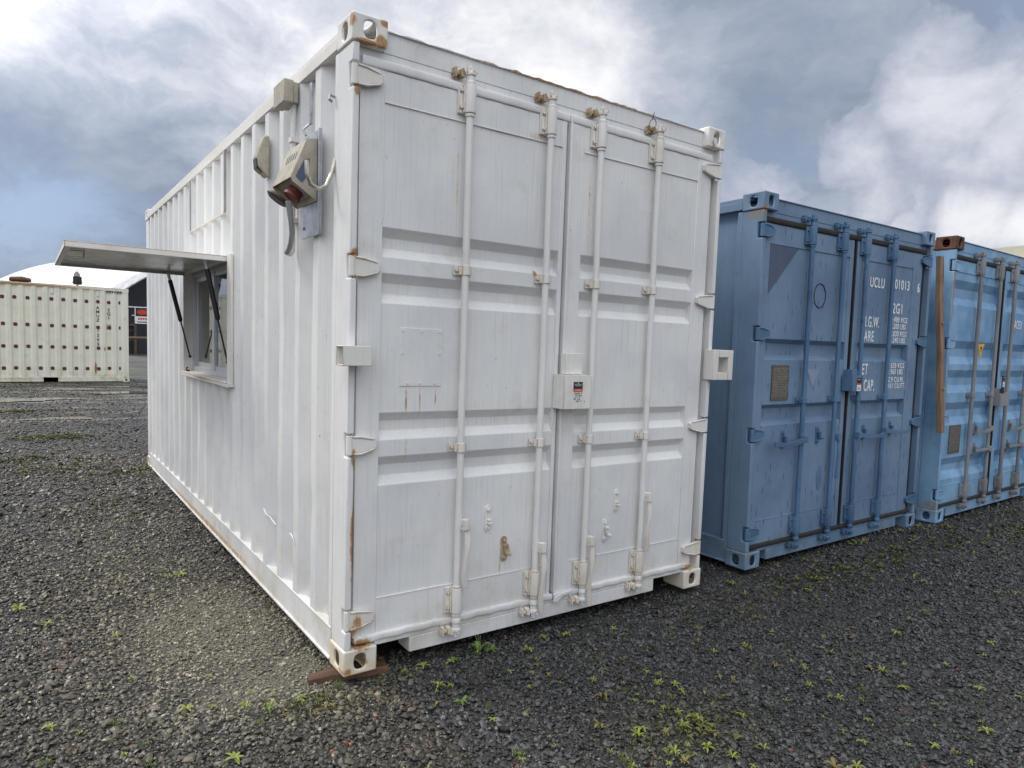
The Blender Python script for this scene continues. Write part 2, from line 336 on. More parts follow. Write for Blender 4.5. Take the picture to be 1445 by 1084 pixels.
# ------------------------------------------------------------------ container parts
def casting(parent, mat, x0, y0, z0, hx, hz):
    """x0,y0,z0 lower corner; hx: -1/+1 outer x side; hz: -1/+1 outer z side"""
    X, Y, Z = .162, .178, .118; b = MB(); cx, cy, cz = x0+X/2, y0+Y/2, z0+Z/2
    fy = 0 if y0 < 1 else Y
    for yy, hole in ((y0, y0 < 1), (y0+Y, y0 > 1)):
        if hole: b.ring_face((cx + hx*.006, yy, cz + hz*.004), (1, 0, 0), (0, 0, 1), 0, 0, 0, 0) if 0 else b.ring_face((cx, yy, cz), (1, 0, 0), (0, 0, 1), X, Z, .030, .037)
        else: b.add([(x0, yy, z0), (x0+X, yy, z0), (x0+X, yy, z0+Z), (x0, yy, z0+Z)], [(0, 1, 2, 3)])
    for xx, hole in ((x0, hx < 0), (x0+X, hx > 0)):
        if hole: b.ring_face((xx, cy, cz), (0, 1, 0), (0, 0, 1), Y, Z, .031, .036)
        else: b.add([(xx, y0, z0), (xx, y0+Y, z0), (xx, y0+Y, z0+Z), (xx, y0, z0+Z)], [(0, 1, 2, 3)])
    for zz, hole in ((z0, hz < 0), (z0+Z, hz > 0)):
        if hole: b.ring_face((cx, cy, zz), (1, 0, 0), (0, 1, 0), X, Y, .032, .062)
        else: b.add([(x0, y0, zz), (x0+X, y0, zz), (x0+X, y0+Y, zz), (x0, y0+Y, zz)], [(0, 1, 2, 3)])
    return b.build('corner_casting', mat, parent, weld=True, solid=.016, bevel=.009, seg=3, smooth=40)

def corr(y, pitch, phase, outer, inner):
    """side wall x offset: slope inner->outer centred at phase, for increasing y"""
    t = ((y-phase)/pitch) % 1.0; s_ = .068/pitch; h = .5
    def k(a): return max(0, min(1, (a + s_/2)/s_))
    if t > .75: t -= 1
    f = k(t) if t < .25 else 1-k(t-.5)
    return inner + (outer-inner)*f
def corr_breaks(y0, y1, pitch, phase):
    s_ = .034; ys = {y0, y1}; k = math.floor((y0-phase)/pitch)-1
    while phase + k*pitch < y1+pitch:
        for a in (-s_, s_, pitch/2-s_, pitch/2+s_):
            t = phase + k*pitch + a
            if y0 < t < y1: ys.add(round(t, 5))
        k += 1
    return sorted(ys)
def dent(a, b, seed=0.0):
    return (math.sin(a*3.1+seed)*math.sin(b*2.3+seed*1.7) + .6*math.sin(a*7.3+b*4.1+seed) + .4*math.sin(a*13.7-b*9.2+seed*3))*.5

def side_wall(parent, mat, xs, H, L, y0, y1, pitch, phase, outer, inner, sgn=1, hole=None, seed=0., amp=.0025, width=2.438, name='side_wall', local=()):
    ys = corr_breaks(y0, y1, pitch, phase)
    if hole:
        for t in (hole[0], hole[1]): ys.append(t)
        ys = sorted(set(ys))
    zs = frange(.15, H-.10, 34)
    if hole: zs = sorted(set(zs + [hole[2], hole[3]]))
    def fn(y, zz):
        x = corr(y, pitch, phase, outer, inner) + amp*dent(y, zz, seed)
        for (dy, dz, ry, rz, a) in local:
            q = ((y-dy)/ry)**2 + ((zz-dz)/rz)**2
            if q < 4: x += a*math.exp(-q*1.5)
        if sgn < 0: x = width - x
        return (x, y, zz)
    b = MB(); b.grid(ys, zs, fn, (lambda u, v: hole[0] < u < hole[1] and hole[2] < v < hole[3]) if hole else None)
    return b.build(name, mat, parent, smooth=24)

def door_leaf(parent, mat, x0, x1, px0, px1, zb, zt, recs, dep, seed, name='door', dents=(), botrail=.33, toprail=None, fy=.030):
    b = MB(); tr = toprail
    b.box(x0, px0, fy, .085, zb, zt); b.box(px1, x1, fy, .085, zb, zt)
    b.box(px0, px1, fy+.0015, .083, tr, zt-.001); b.box(px0, px1, fy+.0015, .083, zb+.001, botrail)
    zs = [botrail+.0, tr]
    prof = [(botrail, 0)]
    for (a, c, s_) in sorted(recs, key=lambda r: r[1]):     # a top, c bottom, s_ slope height
        prof += [(c, 0), (c+s_, dep), (a-s_, dep), (a, 0)]
    prof.append((tr, 0))
    P = []
    for (za, da), (zb_, db) in zip(prof[:-1], prof[1:]):
        n = max(1, int((zb_-za)/.06))
        P += [(za+(zb_-za)*i/n, da+(db-da)*i/n) for i in range(n)]
    P.append(prof[-1])
    us = frange(px0, px1, 22); vs = list(range(len(P)))
    V = []
    for zz, dd in P:
        for u in us:
            e = min(1, min(u-px0, px1-u)/.08)
            y = fy+.005 + dd + .0016*dent(u*1.6, zz*1.6, seed)*e
            for (dx, dz, rr, a) in dents:
                q = ((u-dx)**2+((zz-dz)*1.3)**2)/rr**2
                if q < 4: y += a*math.exp(-q*2)*e
            V.append((u, y, zz))
    n = len(us)
    b.add(V, [(j*n+i, j*n+i+1, (j+1)*n+i+1, (j+1)*n+i) for j in range(len(P)-1) for i in range(n-1)])
    # thin weld bead lines around the panel
    for zz in (tr, botrail): b.tube([(px0, fy+.001, zz), (px1, fy+.001, zz)], .0035, 6)
    return b.build(name, mat, parent, smooth=24, bevel=.0022, seg=1)

def bolt(b, x, y, zz, r=.009, h=.007):
    b.cyl((x, y, zz), (x, y-h*.5, zz), r*1.35, 10); b.cyl((x, y-h*.5, zz), (x, y-h*1.4, zz), r, 6)

def hinge(parent, mat, xp, zc, sgn, h=.086, length=.125):
    """xp pin x, blade runs to sgn*length over the door"""
    b = MB(); z0, z1 = zc-h/2, zc+h/2
    b.cyl((xp, .018, z0), (xp, .018, z1), .0155, 14)
    X = lambda t: xp + sgn*t
    b.prism([(X(0), z0+.003), (X(.055), z0+.001), (X(length*.8), z0+.018), (X(length), z0+.028), (X(length+.002), z1-.026), (X(length*.9), z1-.016), (X(.03), z1-.003), (X(0), z1-.003)], 'y', .006, .029)
    # folded rims top and bottom
    b.tube([(X(.01), .006, z1-.004), (X(.05), .005, z1-.006), (X(length*.9), .009, z1-.019)], .0052, 8)
    b.tube([(X(.01), .006, z0+.004), (X(.05), .005, z0+.004), (X(length*.92), .009, z0+.024)], .0052, 8)
    return b.build('hinge', mat, parent, bevel=.0015, smooth=35)

def rod_set(cont, S, x, zt, zb, hd, mats, fl, idx):
    """locking rod: rod mesh with cams, bearings, guides, handle as children"""
    ry = -.004; rr = .0175
    b = MB(); n = 14
    pts = [(x + .0012*math.sin(k*1.9+idx), ry, zb+.02+(zt-zb-.04)*k/n) for k in range(n+1)]
    b.tube(pts, rr, 14)
    rod = b.build('locking_rod', mats[0], cont, smooth=40)
    # cams
    for top in (1, 0):
        b = MB(); s_ = 1 if top else -1; z1 = zt if top else zb
        z_ = lambda t: z1 - s_*t
        b.lathe(x, ry, sorted([(.0205, z_(.095)), (.0235, z_(.088)), (.0235, z_(.072)), (.019, z_(.068)), (.019, z_(.045)), (.025, z_(.042)), (.025, z_(.030)), (.014, z_(.026)), (.014, z_(.0))], key=lambda q: q[1]), 14)
        for k in range(3):
            a = R(200 + k*72 + idx*17); dx, dy = math.cos(a), math.sin(a)
            b.prism([(x+dx*.008-dy*.008, ry+dy*.008+dx*.008), (x+dx*.034, ry+dy*.030), (x+dx*.008+dy*.008, ry+dy*.008-dx*.008)], 'z', z_(.034-.003*k), z_(.012+.004*k))
        b.build('cam', mats[0] if not top else mats[2], rod, bevel=.0015, smooth=35)
    # bearings
    for zc, h in ((zt-.150, .128), (zb+.185, .128)):
        b = MB()
        b.box(x-.052, x+.036, .012, .029, zc-h/2, zc+h/2)
        b.lathe(x, ry, [(.0265, zc-h/2), (.0275, zc-h/2+.006), (.0275, zc+h/2-.006), (.0265, zc+h/2)], 16)
        b.lathe(x, ry, [(.0225, zc-h/2-.016), (.0225, zc-h/2-.001)], 16); b.lathe(x, ry, [(.022, zc+h/2+.001), (.022, zc+h/2+.010)], 16)
        b.box(x-.03, x+.026, ry, .014, zc-h/2+.002, zc+h/2-.002)
        for dz in (-h*.30, h*.30): bolt(b, x-.040, .012, zc+dz, .0085)
        b.build('rod_bearing', mats[1], rod, bevel=.003, smooth=35)
    for zc in S['guides']:
        b = MB(); h = .044
        b.box(x-.050, x+.046, .020, .029, zc-h/2, zc+h/2)
        b.box(x-.027, x+.027, -.014, .020, zc-h/2+.0015, zc+h/2-.0015)
        b.lathe(x, ry, [(.0235, zc-h/2), (.0235, zc+h/2)], 16)
        bolt(b, x-.038, .020, zc, .008); bolt(b, x+.037, .020, zc, .006)
        b.build('rod_guide', mats[1], rod, bevel=.003, smooth=35)
    if hd:
        kind, hz, ln, sg = hd
        b = MB()
        if kind == 'hang':
            b.box(x+.004, x+.040, -.050, -.010, hz-.026, hz+.026)
            b.cyl((x+.002, -.03, hz), (x+.044, -.03, hz), .009, 12)
            pts = []; N = 16
            for k in range(N+1):
                t = k/N; zz = hz - .02 - ln*t
                off = .014*math.sin(t*math.pi*2.1+.4); wd = .013 + .004*math.sin(t*9)
                pts.append((x+.024+off*.6, -.034 - .012*math.sin(t*math.pi), zz, wd))
            V = []; 
            for (px, py, pz, wd) in pts: V += [(px-wd, py-.005, pz), (px+wd, py-.005, pz), (px+wd, py+.005, pz), (px-wd, py+.005, pz)]
            F = [(i*4+k, i*4+(k+1) % 4, i*4+4+(k+1) % 4, i*4+4+k) for i in range(N) for k in range(4)] + [(0, 1, 2, 3), (N*4+3, N*4+2, N*4+1, N*4)]
            b.add(V, F)
        else:
            b.box(x-.022, x+.022, -.048, -.010, hz-.024, hz+.024)
            pts = [(x+sg*(.01+ln*t), -.040-.008*math.sin(t*3.1), hz - .018*math.sin(t*math.pi*.9) - .008*t, .016+.003*math.sin(t*8)) for t in frange(0, 1, 14)]
            V = []
            for (px, py, pz, wd) in pts: V += [(px, py-.0055, pz-wd), (px, py-.0055, pz+wd), (px, py+.0055, pz+wd), (px, py+.0055, pz-wd)]
            N = 14; F = [(i*4+k, i*4+(k+1) % 4, i*4+4+(k+1) % 4, i*4+4+k) for i in range(N) for k in range(4)] + [(0, 1, 2, 3), (N*4+3, N*4+2, N*4+1, N*4)]
            b.add(V, F)
        b.build('handle', mats[1], rod, bevel=.0018, smooth=35)
    return rod

def retainer(parent, mat, x, zc, rusty=None, catch=True, fy=.034, h=.135):
    b = MB()
    V = [(x+.019*math.cos(a)*1.0, zc + (h/2-.019)*(1 if math.sin(a) > 0 else -1) + .019*math.sin(a)) for a in [R(t) for t in range(0, 360, 24)]]
    b.prism(V, 'y', fy-.006, fy+.004)
    bolt(b, x, fy-.006, zc+h/2-.022, .009); bolt(b, x, fy-.006, zc-h/2+.022, .009)
    if catch:
        b.prism([(x-.010, zc+.028), (x+.012, zc+.030), (x+.020, zc-.004), (x+.026, zc-.026), (x+.006, zc-.036), (x-.004, zc-.012)], 'y', fy-.030, fy-.012)
        b.cyl((x, fy-.005, zc+.02), (x, fy-.036, zc+.02), .008, 10); b.cyl((x+.016, fy-.012, zc-.022), (x+.016, fy-.046, zc-.024), .0075, 10)
    else:
        b.box(x-.008, x+.018, fy-.026, fy-.006, zc-.028, zc-.018); b.box(x-.006, x+.016, fy-.018, fy-.006, zc-.012, zc-.004)
    return b.build('handle_retainer', mat, parent, bevel=.0015, smooth=35)

def container(name, label, loc, rot, S):
    """closed steel box container, doors on the -Y end; local origin = lower left door corner"""
    root = empty(name, loc, rot); tag(root, label, 'shipping container')
    H, L, W = S['H'], 6.058, 2.438
    P_, E_, HW, G = S['paint'], S['edge'], S['hw'], S['gasket']
    for x0, hx in ((0, -1), (W-.162, 1)):
        for y0 in (0, L-.178):
            for z0, hz in ((0, -1), (H-.118, 1)):
                casting(root, S.get('cast_top', E_) if (hz > 0 and x0 == 0 and y0 == 0) else E_, x0, y0, z0, hx, hz)
    hz_ = S['hinges']; pw = S['post']
    # corner posts, notched where the hinges sit
    for side in (0, 1):
        X = (lambda a, b: (a, b)) if side == 0 else (lambda a, b: (W-b, W-a))
        b = MB(); xa, xb = X(.007, pw); poly = [(.172, H-.118), (.172, .118), (.007, .118)]
        for z in sorted(hz_): poly += [(.007, z-.052), (.050, z-.052), (.050, z+.052), (.007, z+.052)]
        b.prism(poly + [(.007, H-.118)], 'x', xa, xb)
        xa, xb = X(pw, .10); b.box(xa, xb, .092, .170, .118, H-.118)
        xa, xb = X(.0075, .06); b.box(xa, xb, .172, .215, .118, H-.118)
        b.build('corner_post', P_, root, bevel=.0065, seg=3, smooth=40)
        b = MB(); xa, xb = X(.007, .10); b.box(xa, xb, L-.17, L-.008, .118, H-.118); b.build('corner_post', P_, root, bevel=.006, smooth=40)
    # header with top lip, sill with fork notches
    b = MB(); b.box(.162, W-.162, .045, .12, H-.118, H-.027); b.box(pw, W-pw, .0475, .118, H-.205, H-.1185)
    rag = [( .1625+(W-.325)*k/60, H-.022+S.get('rag', 0)*.004*math.sin(k*2.3)*math.sin(k*.7)+S.get('rag', 0)*.0025*math.sin(k*5.1)) for k in range(61)]
    b.prism([(.1625, H-.030)] + rag + [(W-.1625, H-.030)], 'y', .036, .046)
    b.build('door_header', P_, root, bevel=.002, smooth=30)
    nw = S['notch']; b = MB()
    b.box(nw[0], W-nw[1], .028, .15, .030, .105); b.box(.162, W-.162, .028, .15, .105, .142)
    b.build('door_sill', P_, root, bevel=.004, smooth=30)
    # rails
    for side in (0, 1):
        X = (lambda a, b: (a, b)) if side == 0 else (lambda a, b: (W-b, W-a))
        b = MB(); xa, xb = X(.002, .06); b.box(xa, xb, .178, L-.178, H-.105, H-.050)
        xa, xb = X(.012, .055); b.box(xa, xb, .178, L-.178, H-.050, H-.022); b.build('top_rail', E_ if S.get('railedge') else P_, root, bevel=.003, smooth=30)
        b = MB(); fw_ = S.get('side_pockets')
        if not fw_:
            xa, xb = X(.004, .014); b.box(xa, xb, .178, L-.178, .022, .165)
            xa, xb = X(-.004, .05) if side == 0 else X(-.004, .05); b.box(xa, xb, .178, L-.178, .016, .028)
            xa, xb = X(.004, .05); b.box(xa, xb, .178, L-.178, .160, .172)
        b.build('bottom_rail', P_, root, bevel=.002, smooth=30)
    pc = S['pitch']; ph = S['phase']
    side_wall(root, P_, 0, H, L, .2, L-.16, pc, ph, .008, S.get('inner', .046), 1, S.get('hole'), S['seed'], S.get('amp', .0025), local=S.get('dents', ()))
    side_wall(root, P_, 0, H, L, .2, L-.16, pc, ph, .010, .046, -1, None, S['seed']+2)
    b = MB(); xs = frange(.1, W-.1, 48)
    b.grid(xs, [.1, H-.1], lambda u, v: (u, L-.03-.03*(int(u/.12) % 2), v)); b.build('end_wall', P_, root)
    b = MB(); b.grid(frange(.05, W-.05, 4), frange(.1, L-.1, 120), lambda u, v: (u, v, H-.030-.012*(int(v/.1) % 2))); b.box(.05, W-.05, .12, L-.03, H-.075, H-.068)
    b.build('roof', S.get('roof', P_), root)
    b = MB(); b.box(.06, W-.06, .14, L-.05, .12, .15)
    for k in range(1, 18): b.box(.06, W-.06, .3*k+.1, .3*k+.14, .03, .12)
    b.build('floor_frame', M['dark'], root)
    # doors
    zb, zt = .160, H-.196
    mats_d = S.get('doorpaint', P_); rods = S['rods']
    dl = door_leaf(root, mats_d, S.get('dx0', .052), 1.196, S.get('px0', .152), S.get('px1', 1.146), zb, zt, S['recL'], S['dep'], S['seed'], dents=S.get('ddents', ()), toprail=S['toprail'])
    rx = S.get('dx3', 2.340)
    dr = door_leaf(root, mats_d, 1.226, rx, 1.322, S.get('px2', 2.200), zb, zt, S['recR'], S['dep'], S['seed']+5, toprail=S['toprail'])
    for z in hz_:
        hinge(dl, HW, .021, z, 1); hinge(dr, HW, W-.021, z, -1, length=.15)
    # gaskets
    for x0, x1, par in ((.058, 1.206, dl), (1.216, W-.09, dr)):
        b = MB()
        for zc in (zt+.021, zb-.012):
            yy = .030 if zc > 1 else .022
            h = .020 if zc > 1 else .016
            poly = [(yy+.012*(1-math.cos(a))-.012+.0, zc+h*math.sin(a)) for a in [R(t) for t in range(-90, 91, 22)]]
            poly = [(yy-(.007 if S.get('gwob') else .010)*math.cos(R(t))**.6, zc+h*math.sin(R(t))) for t in range(-88, 89, 16)] + [(.056, zc+h), (.056, zc-h)]
            N = 26; V = []
            for k in range(N+1):
                xx = x0+(x1-x0)*k/N; wob = S.get('gwob', 0)*math.sin(k*2.1+zc*7)
                V += [(xx, p[0]+wob, p[1]+wob*.7) for p in poly]
            n = len(poly); F = [(i*n+j, i*n+(j+1) % n, i*n+n+(j+1) % n, i*n+n+j) for i in range(N) for j in range(n)] + [tuple(range(n)), tuple(range(N*n, N*n+n))[::-1]]
            b.add(V, F)
        if par is dr:
            b.box(1.212, 1.2262, S.get('gy', .014), .070, zb+.01, zt-.003)
            b.box(rx+.0005, 2.362 if rx > 2.33 else W-pw-.001, .034 if rx > 2.33 else .056, .08, zb, zt)
        else:
            b.box(.0415, .0515, .050, .09, zb, zt)
        b.build('gasket', G, par, bevel=.002, smooth=40)
    # dark strip standing in for the shaded void between the leaves
    b = MB(); b.box(1.1965, 1.2115, .066, .09, zb, zt); b.build('centre_gap_shade', M['rubber'], dl)
    for i, (x, hd) in enumerate(rods):
        rod_set(root, S, x, H-.085 if S.get('z_rod') is None else S['z_rod'], .070, hd, S['rodmats'], 0, i)
        for top in (1, 0):
            b = MB(); kx = x-.050
            zc = H-.118+.002 if top else .108
            yf = .044 if top else .027
            b.box(kx-.030, kx+.020, yf-.030, yf, zc-.012, zc+.004); b.box(kx-.026, kx-.014, yf-.034, yf, zc-.026, zc+.020)
            b.prism([(kx+.004, zc-.020), (kx+.022, zc-.024), (kx+.030, zc-.004), (kx+.016, zc+.022), (kx+.002, zc+.012)], 'y', yf-.040, yf)
            b.build('cam_keeper', S['keeper'] if top else S['keeper_low'], root, bevel=.003, smooth=35)
    return root, dl, dr

# ================================================================== white container
H1 = 2.896
S1 = dict(H=H1, paint=M['white'], edge=M['white_edge'], hw=M['white_edge'], gasket=M['white'], hinges=[2.646, 1.842, 1.056, .255], post=.038,
          notch=(.342, .414), pitch=.278, phase=.370, seed=1.0, hole=(2.10, 3.76, 1.20, 2.06), rods=[(.580, ('hang', .640, .30, 1)), (1.064, ('hang', .455, .34, 1)), (1.408, ('hang', .445, .36, 1)), (1.852, ('hang', .650, .31, 1))],
          recL=[(2.030, 1.898, .042), (1.827, 1.693, .042), (1.196, 1.070, .040), (.993, .859, .042)],
          recR=[(2.027, 1.903, .042), (1.829, 1.695, .042), (1.182, 1.054, .040), (.978, .853, .042)], dep=.036, toprail=2.566,
          guides=[1.870, 1.018], rodmats=(M['white_rod'], M['white_edge'], M['white_edge']), keeper=M['dirty_keeper'], keeper_low=M['white_edge'],
          amp=.0045, inner=.054, px0=.165, px1=1.170, px2=2.236, railedge=True, rag=1, gwob=.0022, dents=[(1.85, .83, .08, .07, .007), (.55, .66, .14, .10, .010), (1.0, .58, .10, .06, .009), (2.4, .9, .2, .2, .006), (3.1, .8, .2, .15, .006), (1.3, 1.25, .15, .2, -.004), (.9, 1.55, .2, .15, .004)],
          ddents=[(.34, .80, .10, .006), (.50, .62, .13, .004), (.70, .74, .07, .003)])
C1, DL, DR = container('white_container', 'white painted shipping container with a propped hatch on its side and a power socket box', (0, 0, 0), (0, 0, 0), S1)
# handle retainers
retainer(DL, M['white_rod'], .775, .636, catch=False); retainer(DL, M['dirty_keeper'], .880, .463)
retainer(DR, M['white_rod'], 1.675, .636, catch=False); retainer(DR, M['white_rod'], 1.592, .468)
# riveted cover plate on the left leaf
b = MB(); b.box(.264, .482, .0315, .037, 1.318, 1.586)
for x, zz in [(.276, 1.573), (.373, 1.573), (.470, 1.573), (.276, 1.47), (.470, 1.47), (.305, 1.331), (.365, 1.331), (.445, 1.331)]: b.cyl((x, .0315, zz), (x, .028, zz), .0048, 8)
b.build('cover_plate', M['white'], DL, bevel=.0008)
# lock box and bracket
b = MB()
b.box(1.165, 1.352, -.070, -.064, 1.196, 1.378); b.box(1.165, 1.171, -.064, .028, 1.196, 1.378); b.box(1.346, 1.352, -.064, .028, 1.196, 1.378); b.box(1.171, 1.346, -.064, .028, 1.372, 1.378)
b.box(1.171, 1.346, -.064, .02, 1.21, 1.214)
lb = b.build('lock_box', M['white_edge'], DR, bevel=.003)
b = MB(); b.box(1.198, 1.315, -.035, .013, 1.3795, 1.495); b.build('lock_bracket', M['white_edge'], DR, bevel=.004)
b = MB(); b.box(1.226, 1.289, -.0712, -.0702, 1.307, 1.342); s_ = b.build('warning_label', M['sticker_black'], lb, smooth=0); s_['label'] = 'black and red warning label with handwriting below it'
b = MB(); b.box(1.226, 1.289, -.0712, -.0702, 1.290, 1.3065); b.build('label_band', M['sticker_red'], lb, smooth=0)
b = MB()
for k in range(9): b.box(1.232+k*.006, 1.235+k*.006, -.0720, -.0713, 1.328, 1.3315)
b.build('label_print', M['sticker_white'], lb, smooth=0); b = MB()
for k in range(7): b.box(1.236+k*.0065, 1.2405+k*.0065, -.0720, -.0713, 1.320, 1.3228)
b.build('label_print', M['sticker_white'], lb, smooth=0); b = MB()
b.cyl((1.257, -.0713, 1.336), (1.257, -.0720, 1.336), .003, 10)
b.build('label_emblem', M['sticker_white'], lb, smooth=0); b = MB()
for k in range(6): b.box(1.235+k*.008, 1.2405+k*.008, -.0720, -.0713, 1.296, 1.300)
b.build('label_print', M['sticker_white'], lb, smooth=0)
b = MB(); random.seed(3)
for (x, zz, n) in [(1.234, 1.281, 7), (1.240, 1.270, 6), (1.236, 1.259, 5), (1.229, 1.248, 6), (1.247, 1.238, 9)]:
    for k in range(n):
        if random.random() < .85:
            a = zz+random.uniform(-.0028, .0028); xx = x+k*.0078
            b.tube([(xx, -.0706, a-.003), (xx+.002, -.0706, a+.0035), (xx+.0045, -.0706, a-.0025), (xx+.0065, -.0706, a+.002)], .0008, 5)
b.build('handwriting', M['ink'], lb, smooth=0)
# square tube lug on the left post, square ring on the right post
def square_ring(b, c, u, v, w_, half, th, ln):
    """square tube: centre c, cross axes u v, length axis w_"""
    c, u, v, w_ = map(Vector, (c, u, v, w_)); hu, hv = half
    for s_ in (1, -1):
        for (a, ha, b_, hb) in ((u, hu, v, hv), (v, hv, u, hu)):
            cc = c + a*s_*(ha-th/2); e1 = a*th/2; e2 = b_*(hb if a is u else hb-th); e3 = w_*ln/2
            V = [cc + e1*i + e2*j + e3*k for i in (-1, 1) for j in (-1, 1) for k in (-1, 1)]
            b.add(V, [(0, 1, 3, 2), (4, 6, 7, 5), (0, 4, 5, 1), (2, 3, 7, 6), (0, 2, 6, 4), (1, 5, 7, 3)])
b = MB(); square_ring(b, (.012, -.040, 1.455), (0, 1, 0), (0, 0, 1), (1, 0, 0), (.045, .043), .006, .130)
b.build('bar_holder', M['white_edge'], C1, bevel=.0025)
b = MB(); square_ring(b, (2.484, -.004, 1.446), (1, 0, 0), (0, 0, 1), (0, 1, 0), (.096, .096), .048, .085)
b.build('bar_holder', M['white_edge'], C1, bevel=.004)

# --- serving window with reveal, sliding aluminium sashes
b = MB()
b.box(-.008, .008, 2.055, 2.165, 1.190, 2.072)            # flat plate on the near side
b.box(.0085, .110, 2.160, 2.172, 1.205, 2.072); b.box(-.012, .110, 3.728, 3.740, 1.205, 2.072)
b.box(-.012, .110, 2.1725, 3.7275, 2.060, 2.0725)
b.box(-.030, .110, 2.165, 3.735, 1.196, 1.208)
b.box(-.030, -.022, 2.045, 3.745, 1.172, 1.1955); b.box(-.0215, .010, 2.045, 3.745, 1.176, 1.190)
b.box(.0105, .05, 2.08, 2.1595, 1.19, 2.07); b.box(.0085, .05, 3.741, 3.775, 1.19, 2.07)
wf = b.build('window', M['white_edge'], C1, bevel=.0025)
b = MB(); y0, y1, z0, z1 = 2.175, 3.726, 1.222, 2.058
b.box(.060, .109, y0, y1, z0-.013, z0+.030); b.box(.060, .109, y0, y1, z1-.045, z1)
b.box(.061, .108, y0, y0+.04, z0+.030, z1-.045); b.box(.061, .108, y1-.05, y1, z0+.030, z1-.045)
b.box(.055, .082, 2.86, 2.925, z0+.030, z1-.045)
b.box(.0855, .107, 2.80, 2.859, z0+.031, z1-.046)
b.box(.064, .084, y0+.04, 2.86, z0+.030, z0+.062); b.box(.064, .084, y0+.04, 2.86, z1-.080, z1-.046)
b.box(.0865, .106, 2.9255, y1-.05, z0+.030, z0+.070); b.box(.0865, .106, 2.9255, y1-.05, z1-.085, z1-.046); b.box(.0865, .106, y1-.10, y1-.0505, z0+.070, z1-.085)
b.build('window_frame', M['alu'], wf, bevel=.002)
b = MB(); b.box(.072, .076, y0+.04, 2.86, z0+.062, z1-.080); b.build('pane', M['glass'], wf, smooth=0)
b = MB(); b.box(.094, .098, 2.9255, y1-.10, z0+.070, z1-.085); b.build('pane', M['glass'], wf, smooth=0)
b = MB(); b.box(-.008, .014, 3.60, 3.66, 1.2085, 1.222); b.tube([(-.004, 3.63, 1.22), (-.01, 3.60, 1.24), (-.006, 3.57, 1.245)], .006, 8); b.build('latch', M['rust'], wf, bevel=.002)
# --- propped hatch
m_, T = new_mat('hatch_underside'); M['under'] = m_
p = T.n('ShaderNodeTexCoord').outputs['Object']; g = T.noise(p, 2.5, 5, .6)
finish(T, T.mix(T.ramp(g, .35, .7), (.48, .47, .44), (.60, .59, .56)), T.ramp(g, .3, .7, .18, .34), T.noise(p, 3.5, 2, .5), .5, .01)
hx0, hx1, hy0, hy1, hz = -.935, -.004, 2.180, 3.728, 2.066
b = MB(); b.box(hx0, hx1, hy0, hy1, hz-.004, hz)
b.box(hx0, hx0+.004, hy0, hy1, hz-.038, hz-.0045); b.box(hx0+.0045, hx1, hy0, hy0+.004, hz-.038, hz-.0045); b.box(hx0+.0045, hx1, hy1-.004, hy1, hz-.038, hz-.0045); b.box(hx1-.004, hx1, hy0+.0045, hy1-.0045, hz-.038, hz-.0045)
for a, c_, d_, e_ in ((hx0+.0045, hx0+.035, hy0+.0045, hy1-.0045), (hx0+.0355, hx1-.0045, hy0+.0045, hy0+.034), (hx0+.0355, hx1-.0045, hy1-.034, hy1-.0045)): b.box(a, c_, d_, e_, hz-.038, hz-.034)
hatch = b.build('hatch', M['white_edge'], C1, bevel=.0015)
b = MB(); b.box(hx0+.036, hx1-.005, hy0+.036, hy1-.036, hz-.012, hz-.006)
b.build('hatch_lining', M['under'], hatch, bevel=.001)
b = MB(); b.tube([(hx0+.13, hy0+.42+.05*math.cos(t), hz-.020-.045*max(0, math.sin(t))) for t in frange(0, math.pi, 12)], .005, 8)
b.tube([(hx0+.05, hy0+.42, hz-.018), (hx0+.13, hy0+.37, hz-.018)], .0035, 6); b.build('hatch_handle', M['hookm'], hatch)
def strut(y, dx):
    t = Vector((-.115+dx, y, hz-.040)); c_ = Vector((.030, y-.0, 1.335)); k = t.lerp(c_, .56)
    b = MB(); b.cyl(t, t.lerp(c_, .07), .012, 12); b.cyl(t.lerp(c_, .07), k, .0175, 14); b.cyl(k, k.lerp(c_, .03), .013, 12)
    s1 = b.build('gas_strut', M['black'], hatch, bevel=.002)
    b = MB(); b.cyl(k, c_, .0062, 10); b.cyl(c_+Vector((0, -.012, 0)), c_+Vector((0, .012, 0)), .012, 10); b.build('piston', M['black'], s1)
    b = MB(); b.cyl(t, t.lerp(c_, .075), .0125, 12); b.cyl(t+Vector((0, -.014, .004)), t+Vector((0, .014, .004)), .010, 10); b.box(t.x-.012, t.x+.012, y-.012, y+.012, t.z+.004, t.z+.014); b.build('strut_end', M['alu'], s1)
strut(2.315, 0); strut(3.675, -.02)
# --- panel outline near the top (blanked opening)
b = MB(); b.box(-.004, .010, 2.276, 2.288, 2.375, 2.790); b.box(-.004, .010, 3.478, 3.490, 2.375, 2.790); b.box(-.006, .012, 2.276, 3.490, 2.362, 2.3745)
b.build('blanking_frame', M['white_edge'], C1, bevel=.0015)
for ya in (2.266, 3.4685): b = MB(); b.box(-.0045, .012, ya, ya+.009, 2.376, 2.789); b.build('panel_gap', M['cable'], C1)
